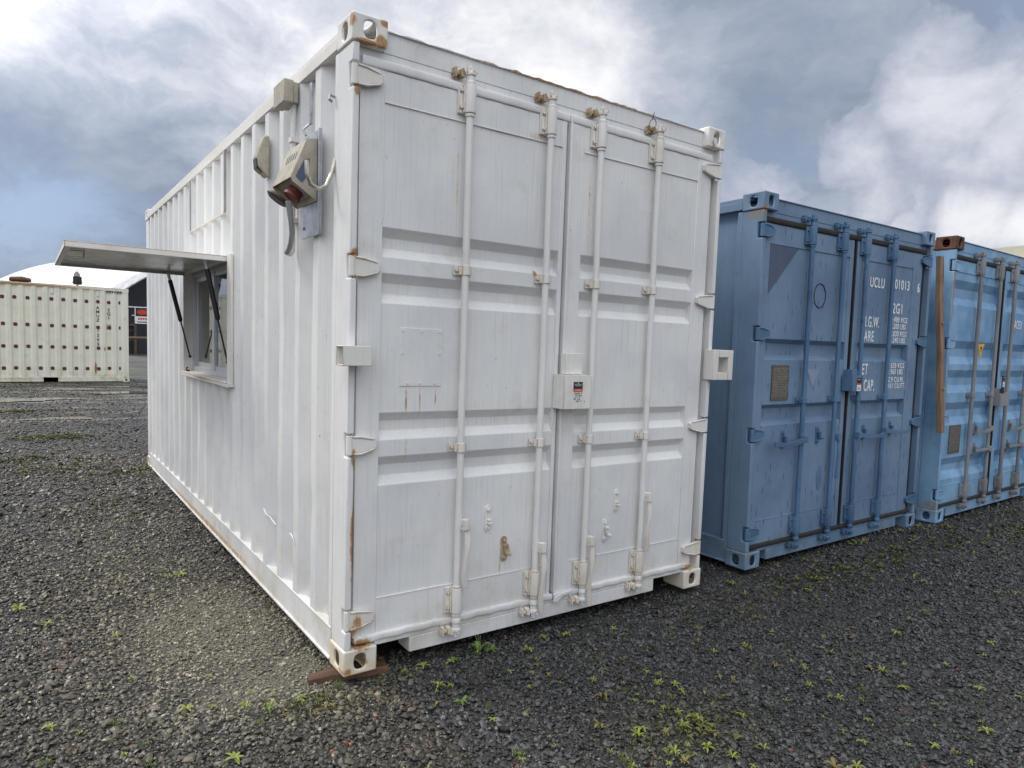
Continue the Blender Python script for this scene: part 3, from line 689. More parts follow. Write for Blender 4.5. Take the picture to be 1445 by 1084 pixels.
# --- power socket box and friends
b = MB(); b.box(-.012, -.004, .335, .585, 2.010, 2.490); b.box(-.022, -.0125, .335, .343, 2.01, 2.49)
for y, zz in ((.36, 2.46), (.36, 2.06), (.56, 2.06)): b.cyl((-.012, y, zz), (-.019, y, zz), .009, 8)
plt = b.build('mounting_plate', M['galv'], C1, bevel=.001)
b = MB(); pr = [(-.014, 2.452), (-.066, 2.438), (-.138, 2.255), (-.128, 2.238), (-.014, 2.165)]
V = [(x, yy, zz) for yy in (.372, .655) for x, zz in pr]
b.add(V, [(0, 1, 6, 5), (1, 2, 7, 6), (0, 5, 9, 4), (0, 4, 3, 2, 1), (5, 6, 7, 8, 9)])
box = b.build('power_socket_box', M['beige'], C1, solid=.006, bevel=.006, seg=3); box['label'] = 'dirty beige wedge shaped power socket box with a red plug'
b = MB()
for k in range(5):
    y = .44+k*.034; x0_, z0_, x1_, z1_ = -.084, 2.392, -.100, 2.352
    b.add([(x0_-.0015, y, z0_), (x0_-.0015, y+.011, z0_), (x1_-.0015, y+.011-.016, z1_), (x1_-.0015, y-.016, z1_), (x0_+.004, y, z0_), (x0_+.004, y+.011, z0_), (x1_+.004, y-.005, z1_), (x1_+.004, y-.016, z1_)], [(0, 1, 2, 3), (0, 4, 5, 1), (1, 5, 6, 2), (2, 6, 7, 3), (3, 7, 4, 0), (4, 7, 6, 5)])
b.build('vent_slot', M['black'], box, smooth=0)
b = MB(); b.prism([(-.115, 2.262), (-.075, 2.345), (-.050, 2.352), (-.058, 2.275), (-.085, 2.238)], 'y', .3695, .3715); b.build('scuff_patch', M['navy'], box, smooth=0)
b = MB(); b.prism([(-.120, 2.262), (-.112, 2.252), (-.020, 2.190), (-.020, 2.200)], 'y', .380, .648); b.build('box_rim', M['beige'], box, bevel=.002)
ax = Vector((-.060, .0, -.090)).normalized()
pc_ = Vector((-.068, .50, 2.228))
b = MB(); b.tube([pc_-ax*.03, pc_+ax*.0, pc_+ax*.030, pc_+ax*.034, pc_+ax*.050], [.038, .038, .036, .042, .040], 20)
plug = b.build('plug', M['red'], box, bevel=.002)
b = MB(); fc = Vector((-.122, .60, 2.200)); fx = Vector((-.55, .1, -.83)).normalized()
b.tube([fc, fc+fx*.012, fc+fx*.020], [.058, .058, .046], 24); b.build('socket_lid', plain('brown_lid', (.07, .05, .04), .5), box, bevel=.002)
b = MB(); a0 = pc_+ax*.07
b.tube([a0, a0+Vector((.01, .01, -.05)), (-.085, .53, 2.08), (-.070, .56, 2.03), (-.060, .61, 1.99), (-.050, .67, 1.965), (-.045, .72, 1.955)], [.015, .014, .0125, .0125, .0125, .0135, .014], 12)
b.build('power_cable', M['cable'], box, smooth=60)
b = MB(); b.cyl((-.012, .735, 1.965), (-.012, .735, 2.70), .0135, 12); b.tube([(-.045, .722, 1.955), (-.025, .735, 1.950), (-.013, .7355, 1.966)], .0135, 10)
for zz in (2.12, 2.52): b.box(-.030, .012, .712, .758, zz-.012, zz+.012)
b.build('conduit', M['white_rod'], C1, smooth=40)
b = MB(); b.box(-.075, -.026, .690, .865, 2.690, 2.800); b.box(-.0255, .0, .696, .859, 2.695, 2.795); b.build('junction_box', M['beige'], C1, bevel=.004)
b = MB(); pr = [(.0, 2.650), (-.034, 2.642), (-.070, 2.53), (-.064, 2.468), (-.02, 2.425), (.0, 2.420)]
b.prism(pr, 'y', 1.190, 1.275); wl = b.build('wall_lamp', M['beige'], C1, bevel=.012, seg=3)
b = MB(); b.prism([(-.073, 2.520), (-.068, 2.462), (-.038, 2.438), (-.046, 2.48)], 'y', 1.198, 1.267); b.build('lens', M['black'], wl, bevel=.004)
b = MB(); b.box(.010, .020, .532, .562, 2.56, 2.755); b.box(.004, .009, .535, .555, 2.56, 2.62); b.tube([(.006, .545, 2.56), (-.02, .56, 2.53), (-.012, .54, 2.50)], .006, 8); b.build('cable_tray', M['galv'], C1, bevel=.001)
b = MB(); b.tube([(.010, .205, 2.33), (-.004, .205, 2.27), (-.03, .205, 2.205), (-.065, .205, 2.185), (-.10, .205, 2.20), (-.118, .205, 2.245), (-.120, .205, 2.30)], .0095, 12)
b.build('hook', M['hookm'], C1, smooth=60)
b = MB(); b.tube([(.008, .215, 2.60), (-.016, .215, 2.605), (-.018, .215, 2.585), (-.004, .215, 2.578)], .007, 8); b.build('eyelet', M['galv'], C1)
# weld seams / torn paint ridges low on the wall
b = MB(); b.tube([(.006, 1.30, .50), (.003, 1.24, .478), (.002, 1.16, .482), (.003, 1.10, .47), (.010, 1.07, .455)], .0038, 6)
b.tube([(.006, .80, .47), (.000, .76, .478), (.004, .73, .455), (.006, .72, .43)], .004, 6); b.build('weld_bead', M['white'], C1, smooth=60)
b = MB(); b.prism([(1.215, .150), (1.265, .166), (1.335, .170), (1.330, .156), (1.270, .146), (1.232, .118), (1.205, .122)], 'y', -.004, .012)
b.build('gasket_flap', M['white_rod'], DR, bevel=.003)
# wire loop on the keeper of the right rod
b = MB(); b.tube([(1.79+.026*math.cos(t), .0-.01*math.sin(t), 2.80+.030*math.sin(t)) for t in frange(0, 6.0, 20)], .0022, 6); b.tube([(1.79, .005, 2.83), (1.795, -.005, 2.87), (1.803, .01, 2.84)], .0018, 6)
b.build('wire_loop', M['rust'], C1)

# ================================================================== slate blue container
S2 = dict(H=2.591, paint=M['blue'], edge=M['blue'], hw=M['blue_hw'], gasket=M['rubber'], hinges=[2.336, 1.642, .943, .250], post=.046,
          notch=(.272, .30), pitch=.60, phase=.52, seed=4.0, dx3=2.305, px2=2.150, dx0=.060, px0=.13, rods=[(.578, ('side', .892, .36, -1)), (.998, ('hang', .885, .30, 1)), (1.326, ('side', .885, .37, 1)), (1.746, ('side', .900, .37, 1))],
          recL=[(1.612, 1.468, .030), (1.150, 1.005, .030)], recR=[(1.612, 1.468, .030), (1.150, 1.005, .030)], dep=.05, toprail=2.262,
          guides=[1.176], rodmats=(M['blue_hw'], M['blue_hw'], M['blue_hw']), keeper=M['blue_hw'], keeper_low=M['blue_hw'], gy=.020)
pb = (2.9053, -.0026, .0205); C2, BL, BR = container('blue_container', 'slate blue shipping container with blue rods and white stencilled numbers, beside the white one', pb, (R(-.37), R(-.38), R(-.08)), S2)
for x, zz in ((.40, .895), (.84, .905), (1.50, .895), (1.93, .905)): retainer(BL if x < 1.2 else BR, M['blue_hw'], x, zz)
b = MB(); b.prism([(.132, 1.915), (.132, 2.258), (.470, 2.258)], 'y', .0315, .0345); b.build('corner_patch', M['navy'], BL, smooth=0)
b = MB(); b.tube([(.770+.076*math.cos(t), .034, 1.945+.088*math.sin(t)) for t in frange(0, 2*math.pi, 40)], .0035, 6, False); b.build('circle_mark', M['rubber'], BL)
b = MB(); b.prism([(.655, 1.402), (.817, 1.402), (.738, 1.262)], 'y', .0315, .0345); b.build('triangle_mark', plain('faded_triangle', (.24, .30, .42), .5), BL, smooth=0)
b = MB(); b.prism([(.905+.040*math.cos(t), .57+.075*math.sin(t)*(1.1-.2*math.cos(t*2))) for t in frange(0, 6.0, 20)], 'y', .0315, .0345); b.build('smudge', plain('faint_smudge', (.12, .19, .30), .5), BL, smooth=0)
def data_plate(par, x0, x1, z0, z1, rows=18):
    b = MB(); b.box(x0, x1, .028, .0345, z0, z1)
    for x in (x0+.012, x1-.012):
        for zz in (z0+.012, z1-.012): b.cyl((x, .028, zz), (x, .025, zz), .004, 8)
    p_ = b.build('data_plate', M['plate'], par, bevel=.001)
    b = MB(); random.seed(5)
    for k in range(rows):
        zz = z1-.022-(z1-z0-.04)*k/rows; x = x0+.018
        while x < x1-.03:
            l_ = random.uniform(.012, .04); b.box(x, min(x+l_, x1-.016), .0268, .0278, zz-.0022, zz+.0022); x += l_+.008
    b.build('plate_print', plain('plate_lines', (.30, .28, .24), .5, .3), p_, smooth=0)
data_plate(BL, .228, .430, 1.180, 1.430)
def lockbox(par, mat, x0, x1, z0, z1, lab):
    b = MB(); b.box(x0, x1, -.062, -.057, z0, z1); b.box(x0, x0+.005, -.057, .028, z0, z1); b.box(x1-.005, x1, -.057, .028, z0, z1); b.box(x0, x1, -.0565, .028, z1+.0003, z1+.005); b.box(x0+.02, x0+.10, -.04, .028, z1+.006, z1+.05)
    o = b.build('lock_box', mat, par, bevel=.003)
    lx0, lx1, lz0, lz1 = lab
    b = MB(); b.box(lx0, lx1, -.0636, -.0626, lz0+(lz1-lz0)*.62, lz1); b.build('label_top', M['sticker_black'], o, smooth=0)
    b = MB(); b.box(lx0, lx1, -.0636, -.0626, lz0+(lz1-lz0)*.48, lz0+(lz1-lz0)*.615); b.build('label_band', M['sticker_red'], o, smooth=0)
    b = MB(); b.box(lx0, lx1, -.0636, -.0626, lz0, lz0+(lz1-lz0)*.475)
    for k in range(4): b.box(lx0+.006+k*.011, lx0+.013+k*.011, -.0642, -.0637, lz1-.014, lz1-.010)
    b.build('label_base', M['sticker_white'], o, smooth=0)
    for dz in (.010, .019, .028):
        b = MB(); b.box(lx0+.005, lx1-.006-dz*.3, -.0642, -.0637, lz0+dz, lz0+dz+.0025); b.build('label_line', M['sticker_black'], o, smooth=0)
    return o
lockbox(BR, M['blue_hw'], 1.130, 1.282, 1.235, 1.352, (1.190, 1.252, 1.238, 1.338))
fx = lambda x: x+.033*(x+4.05)/2.875
ys = .0290
for s_, x, zz, cap, sx in [('UCLU', 1.398, 2.062, .078, .74), ('01013', 1.790, 2.072, .078, .82), ('6', 2.166, 2.068, .078, .80), ('2G1', 1.778, 1.870, .084, .80),
                           ('M.G.W.', 1.325, 1.742, .084, .62), ('TARE', 1.31, 1.628, .084, .66), ('NET', 1.29, 1.362, .086, .66), ('CU.CAP.', 1.27, 1.228, .092, .56)]:
    text('stencil_text', s_, BR, M['stencil'], fx(x), zz, ys+(.0025 if fx(x) < 2.16 else 0)+.0005, cap, sx, bold=.0006)
for s_, x, zz in [('30.480 KGS', 1.735, 1.797), ('67.200 LBS', 1.735, 1.742), ('2.830 KGS', 1.768, 1.680), ('6.240 LBS', 1.768, 1.626),
                  ('27.650 KGS', 1.735, 1.414), ('60.960 LBS', 1.735, 1.362), ('32.9 CU.M.', 1.752, 1.296), ('1.161 CU.FT.', 1.735, 1.243)]:
    text('stencil_text', s_, BR, M['stencil'], fx(x), zz, ys+.003, .043, .92, bold=.0003)

# ================================================================== sky blue container
S3 = dict(H=2.591, paint=M['sky_blue'], edge=M['sky_blue'], hw=M['sky_blue'], gasket=M['rubber'], hinges=[2.331, 1.638, .946, .261], post=.046, cast_top=M['rust'],
          notch=(.272, .30), pitch=.278, phase=.52, seed=8.0, dx3=2.305, dx0=.060, px0=.10, rods=[(.580, None), (1.040, ('side', .832, .38, -1)), (1.425, None), (1.895, ('side', .820, .38, -1))],
          recL=[(2.215, 1.990, .070), (1.670, 1.455, .070), (1.400, 1.190, .070), (1.100, .890, .070), (.584, .385, .070)], recR=[(2.215, 1.990, .070), (1.670, 1.455, .070), (1.400, 1.190, .070), (1.100, .890, .070), (.584, .385, .070)], dep=.04, toprail=2.290,
          guides=[1.165], rodmats=(M['zinc'], M['zinc'], M['zinc']), keeper=M['zinc'], keeper_low=M['zinc'], gy=.020)
C3, TL, TR_ = container('sky_blue_container', 'sky blue shipping container with galvanised grey rods and a rusted corner casting, right edge', (5.5897, -.0741, .0407), (R(-.39), R(-.23), R(1.04)), S3)
for x, zz in ((.79, .835), (.80, .632), (1.66, .825), (1.65, .620)): retainer(TL if x < 1.2 else TR_, M['zinc'], x, zz)
for x, zz, l_ in ((.99, .632, .33), (1.86, .618, .34)):
    b = MB(); b.box(x-l_, x, -.045, -.033, zz-.013, zz+.013); b.box(x-.012, x+.05, -.05, -.012, zz-.026, zz+.026); b.build('handle', M['zinc'], TL if x < 1.2 else TR_, bevel=.003)
data_plate(TL, .222, .465, .622, .887, 14)
b = MB(); b.prism([(.715, 1.655), (.868, 1.655), (.815, 1.59), (.785, 1.495)], 'y', .0300, .0345); st = b.build('warning_sticker', M['yellow'], TL, smooth=0)
b = MB(); b.prism([(.770, 1.625), (.815, 1.625), (.798, 1.595), (.790, 1.575)], 'y', .0290, .0299); b.build('sticker_print', M['sticker_black'], st, smooth=0)
lk = lockbox(TR_, M['zinc'], 1.105, 1.330, 1.050, 1.175, (1.125, 1.175, 1.24, 1.345))
b = MB(); b.box(1.118, 1.182, -.0625, -.055, 1.176, 1.35); b.build('lock_tag', M['rubber'], lk, bevel=.002)
text('stencil_text', 'ACEU', TR_, M['stencil'], 1.582, 1.832, .0300, .085, .60, bold=.0006)

# weathered plank leaning on the sky blue container
pl = MB(); n_ = 12
p0 = Vector((5.468, -.100, .885)); p1 = Vector((5.445, .020, 2.440)); 
V = []
for k in range(n_+1):
    c_ = p0.lerp(p1, k/n_) + Vector((.004*math.sin(k*1.3), .003*math.sin(k*.9), 0))
    V += [c_+Vector((-.030, -.020, 0)), c_+Vector((.030, -.024, 0)), c_+Vector((.030, .016, 0)), c_+Vector((-.030, .020, 0))]
pl.add(V, [(i*4+k, i*4+(k+1) % 4, i*4+4+(k+1) % 4, i*4+4+k) for i in range(n_) for k in range(4)] + [(0, 1, 2, 3), (n_*4+3, n_*4+2, n_*4+1, n_*4)])
for t in (.25, .62): c_ = p0.lerp(p1, t); pl.cyl((c_.x, c_.y-.02, c_.z), (c_.x, c_.y-.034, c_.z), .012, 8)
tag(pl.build('timber_plank', M['wood_plank'], None, bevel=.004), 'long weathered brown plank standing against the corner of the sky blue container', 'plank')

# ================================================================== cream container far left
g4 = empty('cream_container', (1.5235, 21.6426, 0), (0, 0, math.atan2(21.6426-21.3943, 1.5235+1.7085) + math.pi))
tag(g4, 'cream weathered shipping container dotted with dark maroon patches, across the yard', 'shipping container')
# local x runs from the right end (0) to the left (6.058); long face towards the camera is +y
def cream():
    H, L = 2.86, 6.058; P_ = M['cream_side']; f = lambda x: x
    pitch = .290
    us = sorted(set([.10, L-.10] + [round(.245+pitch*k+a, 4) for k in range(21) for a in (-.105, -.055, .055, .105) if .1 < .245+pitch*k+a < L-.1]))
    def off(x):
        t = abs(((x-.245+pitch/2) % pitch)-pitch/2)
        return -.046 if t < .056 else (-.012 if t > .104 else -.046+.034*(t-.055)/.05)
    b = MB(); b.grid(us, frange(.16, H-.08, 12), lambda u, v: (u, off(u)+.003*dent(u, v, 3), v)); wall = b.build('side_wall', P_, g4, smooth=24)
    b = MB()
    for x0, x1 in ((.16, 1.86), (2.22, 3.84), (4.2, L-.16)): b.box(x0, x1, -.03, -.004, .02, .150)
    b.box(.16, L-.16, -.03, -.0045, .1505, .165)
    b.build('bottom_rail', P_, g4, bevel=.004)
    b = MB(); b.box(.02, L-.02, -.06, -.003, H-.09, H-.02); b.build('top_rail', M['cream_side'], g4, bevel=.004)
    b = MB(); b.box(.03, L-.03, -2.41, -.02, H-.0195, H-.002); b.build('roof', M['roof_dark'], g4, bevel=.002)
    b = MB(); b.box(.05, L-.05, -2.40, -.06, .14, .17); b.box(.03, .06, -2.40, -.05, .12, H-.05); b.box(L-.06, L-.03, -2.40, -.05, .12, H-.05); b.box(.06, L-.06, -2.43, -2.40, .02, H-.05); b.build('end_wall', P_, g4)
    for x0, hx in ((0, -1), (L-.178, 1)):
        for z0, hz in ((0, -1), (H-.118, 1)):
            for y0, e_ in ((-.162, 1), (-2.438, -1)):
                b = MB(); X, Y, Z = .178, .162, .118; cx, cy, cz = x0+X/2, y0+Y/2, z0+Z/2
                for yy in (y0, y0+Y):
                    if (yy > -.1): b.ring_face((cx, yy, cz), (1, 0, 0), (0, 0, 1), X, Z, .031, .036)
                    else: b.add([(x0, yy, z0), (x0+X, yy, z0), (x0+X, yy, z0+Z), (x0, yy, z0+Z)], [(0, 1, 2, 3)])
                for xx in (x0, x0+X): b.add([(xx, y0, z0), (xx, y0+Y, z0), (xx, y0+Y, z0+Z), (xx, y0, z0+Z)], [(0, 1, 2, 3)])
                for zz in (z0, z0+Z): b.add([(x0, y0, zz), (x0+X, y0, zz), (x0+X, y0+Y, zz), (x0, y0+Y, zz)], [(0, 1, 2, 3)])
                b.build('corner_casting', P_, g4, weld=True, solid=.014, bevel=.006)
    b = MB()
    for x0, x1 in ((.01, .10), (L-.10, L-.01)):
        for y0, y1 in ((-.12, -.006), (-2.43, -2.32)): b.box(x0, x1, y0, y1, .118, H-.118)
    b.build('corner_post', P_, g4, bevel=.008)
    # maroon patches: four rows, one per corrugation
    for r_, zz in enumerate((2.42, 1.66, 1.03, .41)):
        for k in range(20):
            x = .245+pitch*k; y = -.0445
            rw = .044 if k else .022; b = MB()
            j = rng.uniform(-.008, .008, 3)
            b.prism([(x+j[0]+(rw+.004)*math.copysign(abs(math.cos(a))**.55, math.cos(a)), zz+j[1]+.050*math.copysign(abs(math.sin(a))**.55, math.sin(a))) for a in frange(0, 2*math.pi, 20)[:-1]], 'y', y-.004, y+.006)
            b.build('maroon_patch', M['maroon'], g4, smooth=0)
    # hazard stripes
    b = MB()
    for k in range(6): b.prism([(.22+k*.07, H-.150), (.255+k*.07, H-.150), (.225+k*.07, H-.094), (.19+k*.07, H-.094)], 'y', -.010, -.0015)
    b.build('hazard_stripe', M['stencil_black'], g4, smooth=0)
    for x in (.815, 1.975): 
        b = MB(); b.box(x-.035, x+.035, -.045, -.020, H-.28, H-.12); b.build('vent', M['sticker_white'], g4, bevel=.008)
    # vertical stencils, drawn on the face towards the camera (+y): mirror x by rotating 180 about z
    def vt(s_, x, ztop, step, cap):
        for i, ch in enumerate(s_):
            if ch == ' ': continue
            me = text_mesh(ch, cap/.70, .95, align='CENTER', bold=.004); me.materials.clear(); me.materials.append(M['stencil_black'])
            o = bpy.data.objects.new('stencil_letter', me); col.objects.link(o); o.parent = g4
            o.location = (x, -.043, ztop-i*step-cap); o.rotation_euler = (R(90), 0, R(180))
    vt('AMUZ', .825, 2.29, .125, .085); vt('1205', .825, 1.60, .135, .09); vt('5G1', .535, 2.24, .12, .09); vt('E', .535, 1.72, .12, .085)
    b = MB()
    for x0, x1, z0, z1 in ((.475, .485, 1.60, 1.75), (.585, .595, 1.60, 1.75), (.4855, .5845, 1.60, 1.61), (.4855, .5845, 1.74, 1.75)): b.box(x0, x1, -.047, -.040, z0, z1)
    b.build('stencil_frame', M['stencil_black'], g4, smooth=0)
cream()
# dark bundle on its roof
b = MB(); random.seed(9)
for k in range(5):
    b.tube([(-1.45+.02*k, 21.75+.11*k, 2.93+.03*(k % 2)), (-1.15, 21.76+.11*k, 2.945+.03*(k % 2)), (-.93-.03*k, 21.78+.11*k, 2.925+.03*(k % 2))], [.05, .062, .045], 8)
tag(b.build('wood_bundle', M['wood_brown'], None, smooth=50), 'dark brown bundle lying on the roof of the cream container', 'bundle')
# floodlight on a pole behind it
fl = empty('floodlight', (.43, 26.0, 0)); tag(fl, 'small floodlight on a pole showing above the cream container', 'floodlight')
b = MB(); b.cyl((0, 0, -.05), (0, 0, 3.35), .035, 10); b.build('pole', M['galv'], fl)
b = MB(); b.box(-.13, .13, -.06, .06, 3.14, 3.42); b.box(-.16, .16, -.02, .02, 3.2, 3.24); b.build('lamp_head', M['black'], fl, bevel=.02)
b = MB(); b.box(-.10, .08, -.05, .10, 3.425, 3.53); b.prism([(-.08, 3.53), (.06, 3.53), (.02, 3.60), (-.05, 3.59)], 'y', -.04, .08); b.build('sensor_box', M['cable'], fl, bevel=.01)

# ================================================================== arched shelter
hg = empty('arched_shelter', (2.592, 53, 0), (0, 0, .629)); tag(hg, 'white arched fabric shelter with a dark corrugated gable wall', 'shelter')
hw, hH, hb, hL = 11.71, 4.307, 3.425, 13.0
arc = lambda s_: hb + hH*(1-((hw-s_)/hw)**2)
ss = frange(0, 2*hw, 60)
m_, T = new_mat('shelter_fabric'); p = T.n('ShaderNodeTexCoord').outputs['Object']
g = T.noise(p, .6, 6, .6); g2 = T.noise(T.scl(p, (3, .3, 3)), 1.0, 4, .6)
finish(T, T.mix(T.ramp(g2, .45, .7, 0, .7), T.mix(g, (.74, .74, .72), (.66, .66, .65)), (.62, .61, .58)), .45, g, .2, .05)
b = MB(); b.grid(ss, frange(0, hL, 26), lambda u, v: (u, v, arc(u) + .05*abs(math.sin(v*math.pi/2.6))))
b.grid(ss, [0, hL], lambda u, v: (u, v, arc(u)-.10)); b.build('roof', m_, hg, smooth=50)
b = MB(); b.grid(ss, [-1.35, -.002], lambda u, v: (u+.0, v, arc(u)+.04)); b.grid(ss, [-1.35, -.002], lambda u, v: (u, v, arc(u)-.06)); b.grid(ss, [-.06, .04], lambda u, v: (u, -1.35, arc(u)+v))
b.build('eave_flap', plain('grey_fabric', (.40, .40, .42), .6, 0, .3, 3), hg, smooth=50)
m_, T = new_mat('dark_cladding'); p = T.n('ShaderNodeTexCoord').outputs['Object']
wv_ = T.n('ShaderNodeTexWave', {'bands_direction': 'X'}, Vector=p, Scale=1.6, Distortion=0.0).outputs[1]
finish(T, T.mix(T.noise(p, 2, 4), (.022, .023, .034), (.034, .035, .048)), .45, wv_, .8, .03)
b = MB(); n_ = 240; us = frange(0, 2*hw, n_)
V = [(u, .02*(k % 2), zz*(arc(u)-.1)) for zz in (0, 1) for k, u in enumerate(us)]; nn = len(us)
b.add(V, [(i, i+1, nn+i+1, nn+i) for i in range(nn-1)]); b.build('gable_wall', m_, hg)
b = MB(); b.box(-.05, .05, .1, hL, 0, hb); b.build('side_wall', m_, hg)
b = MB(); b.box(2*hw-.05, 2*hw+.05, .1, hL, 0, hb); b.build('side_wall', m_, hg)
b = MB(); V = [(u, hL-.05, zz*(arc(u)-.1)) for zz in (0, 1) for u in ss]; nn = len(ss); b.add(V, [(i, i+1, nn+i+1, nn+i) for i in range(nn-1)]); b.build('gable_wall', m_, hg)
# doorway with timber frame + rail
b = MB(); b.box(1.6, 3.45, -.10, -.03, 0, 2.05); dw = b.build('doorway', M['dark'], hg)
b = MB(); b.box(3.45, 3.62, -.20, -.04, 0, 2.15); b.box(1.5, 3.45, -.20, -.04, 2.05, 2.2); b.box(1.5, 1.6, -.2, -.04, 0, 2.05); b.build('door_frame', M['timber'], dw)
b = MB(); b.box(1.65, 3.40, -.14, -.102, .95, 1.0); b.box(1.65, 3.40, -.14, -.102, 1.7, 1.75); b.box(2.4, 2.5, -.135, -.1025, .1, 1.95); b.build('door_brace', M['timber'], dw)
fr = empty('timber_rail', (4.4, 46, 0), (0, 0, .35)); tag(fr, 'round timber rail fence in front of the dark shelter wall', 'fence')
b = MB(); b.tube([(-1.2, 0, 1.20), (1.0, .02, 1.22), (3.5, 0, 1.2)], .10, 10); b.build('rail', M['timber'], fr)
for x in (-1.1, 1.2, 3.4): b = MB(); b.cyl((x, .12, -.1), (x, .12, 1.25), .08, 10); b.build('post', M['timber'], fr)
# sign on a bracket
sg = empty('yard_sign', (2.74, 30.0, 0), (0, 0, R(-6))); tag(sg, 'yard sign on a white post, red oval on black above a white board', 'sign')
b = MB(); b.box(.46, .52, -.02, .04, -.05, 2.62); b.box(-.34, .50, -.02, .02, 2.58, 2.62); b.box(-.09, -.06, -.02, .01, 1.92, 2.58); b.box(-.2, -.06, -.018, .01, 2.24, 2.27); b.build('post', M['sticker_white'], sg, bevel=.004)
b = MB(); b.box(-.06, .42, -.012, .004, 2.24, 2.56); b.build('black_panel', M['sticker_black'], sg)
b = MB(); b.prism([(.18+.19*math.cos(t), 2.40+.11*math.sin(t)) for t in frange(0, 2*math.pi, 30)[:-1]], 'y', -.018, -.0125); b.build('red_oval', M['sticker_red'], sg)
b = MB(); b.box(-.06, .42, -.012, .004, 1.92, 2.225); b.build('white_panel', M['sticker_white'], sg)
b = MB(); 
for k in range(4): b.box(.03+k*.09, .09+k*.09, -.016, -.0125, 2.08, 2.17)
b.build('red_lettering', M['sticker_red'], sg)
b = MB(); b.box(0, .36, -.016, -.0125, 1.97, 2.01); b.build('black_line', M['sticker_black'], sg)

# cream building beyond the sky blue container
cb = empty('cream_building', (30.5, 9.3, 0), (0, 0, R(-62))); tag(cb, 'pale cream metal building whose roof edge shows above the sky blue container', 'building')
mw = plain('cream_cladding', (.66, .60, .42), .5, 0, .08, 1); mr = plain('cream_roofing', (.72, .67, .50), .45, 0, .08, 1)
b = MB(); b.box(0, 26, 0, 12, -.1, 5.6)
for k in range(104): b.box(.05+k*.25, .12+k*.25, -.03, -.0005, 0, 5.55)
b.build('wall', mw, cb)
b = MB(); b.prism([(-.3, 6.0), (-.3, 5.62), (26.3, 5.62), (26.3, 6.0), (13, 7.2)], 'y', -.35, 12.3); b.build('roof', mr, cb)
b = MB(); b.box(-.3, 26.3, -.46, -.36, 5.5, 5.62); b.build('gutter', M['cable'], cb)

# ================================================================== ground
def sstep(a, b_, x): t = np.clip((x-a)/(b_-a), 0, 1); return t*t*(3-2*t)
def gz(x, y):
    x = np.asarray(x, float); y = np.asarray(y, float)
    d0 = np.sqrt(x**2+y**2)
    z = -.040*(1-sstep(1.5, 5.0, d0))
    z = z + .012*sstep(2.0, 3.0, x)*(1-sstep(6, 9, np.abs(y))) + .028*sstep(3.0, 5.6, x)*(1-sstep(6, 9, np.abs(y)))
    z = z + .006*np.sin(x*1.7+.3)*np.sin(y*1.3+1) + .003*np.sin(x*4.1+y*2.7)
    return z*1.0
def axis(lo, hi, near_lo, near_hi, step):
    a = list(np.arange(near_lo, near_hi+1e-6, step)); s_ = step
    t = near_hi
    while t < hi: s_ *= 1.35; t += s_; a.append(min(t, hi))
    t = near_lo; s_ = step
    while t > lo: s_ *= 1.35; t -= s_; a.insert(0, max(t, lo))
    return a
xs = axis(-3000, 3000, -4, 10, .2); yys = axis(-3000, 3000, -4, 12, .2)
Xg, Yg = np.meshgrid(xs, yys); Zg = gz(Xg, Yg)
b = MB(); n = len(xs)
b.v = [tuple(p) for p in np.stack([Xg.ravel(), Yg.ravel(), Zg.ravel()], 1).tolist()]
b.f = [(j*n+i, j*n+i+1, (j+1)*n+i+1, (j+1)*n+i) for j in range(len(yys)-1) for i in range(n-1)]
m_, T = new_mat('gravel_ground'); p = T.n('ShaderNodeTexCoord').outputs['Object']
vo = T.n('ShaderNodeTexVoronoi', {'feature': 'F1'}, Vector=p, Scale=42.0, Randomness=1.0)
vo2 = T.n('ShaderNodeTexVoronoi', {'feature': 'F1'}, Vector=p, Scale=19.0, Randomness=1.0)
ve = T.n('ShaderNodeTexVoronoi', {'feature': 'DISTANCE_TO_EDGE'}, Vector=p, Scale=42.0, Randomness=1.0).outputs[0]
rnd = T.n('ShaderNodeSeparateXYZ', Vector=vo.outputs['Color']).outputs[0]
rnd2 = T.n('ShaderNodeSeparateXYZ', Vector=vo2.outputs['Color']).outputs[1]
cst = T.mix(T.ramp(rnd, 0, 1, smooth=False), (.012, .012, .012), (.078, .075, .068))
cst = T.mix(T.ramp(rnd2, .4, 1, 0, .6), cst, (.062, .057, .047))
cst = T.mix(T.ramp(ve, .0, .12, .75, 0), cst, (.022, .020, .016))
zone = T.noise(p, .55, 5, .6); zone2 = T.noise(p, 2.3, 6, .65)
cst = T.mix(T.ramp(zone, .48, .66, 0, .5), cst, (.075, .064, .044))
mid = T.noise(p, 6.5, 8, .75); cst = T.mix(T.ramp(mid, .42, .62, .55, 0), cst, (.016, .016, .015))
# dusty fines beside the white container
def gblob(cx, cy, rx, ry): return T.ramp(T.vm('LENGTH', T.vm('MULTIPLY', T.vm('SUBTRACT', T.vm('ADD', p, T.scl(T.vm('SUBTRACT', T.noise(p, 3, 4, out=1), (.5, .5, .5)), (.6, .6, 0))), (cx, cy, 0)), (1/rx, 1/ry, 0)), out=1), 1.0, .35)
dust = T.m('MAXIMUM', gblob(-.35, .95, .5, .9), gblob(-.22, .22, .4, .25))
cst = T.mix(T.m('MULTIPLY', dust, .6), cst, (.20, .185, .135))
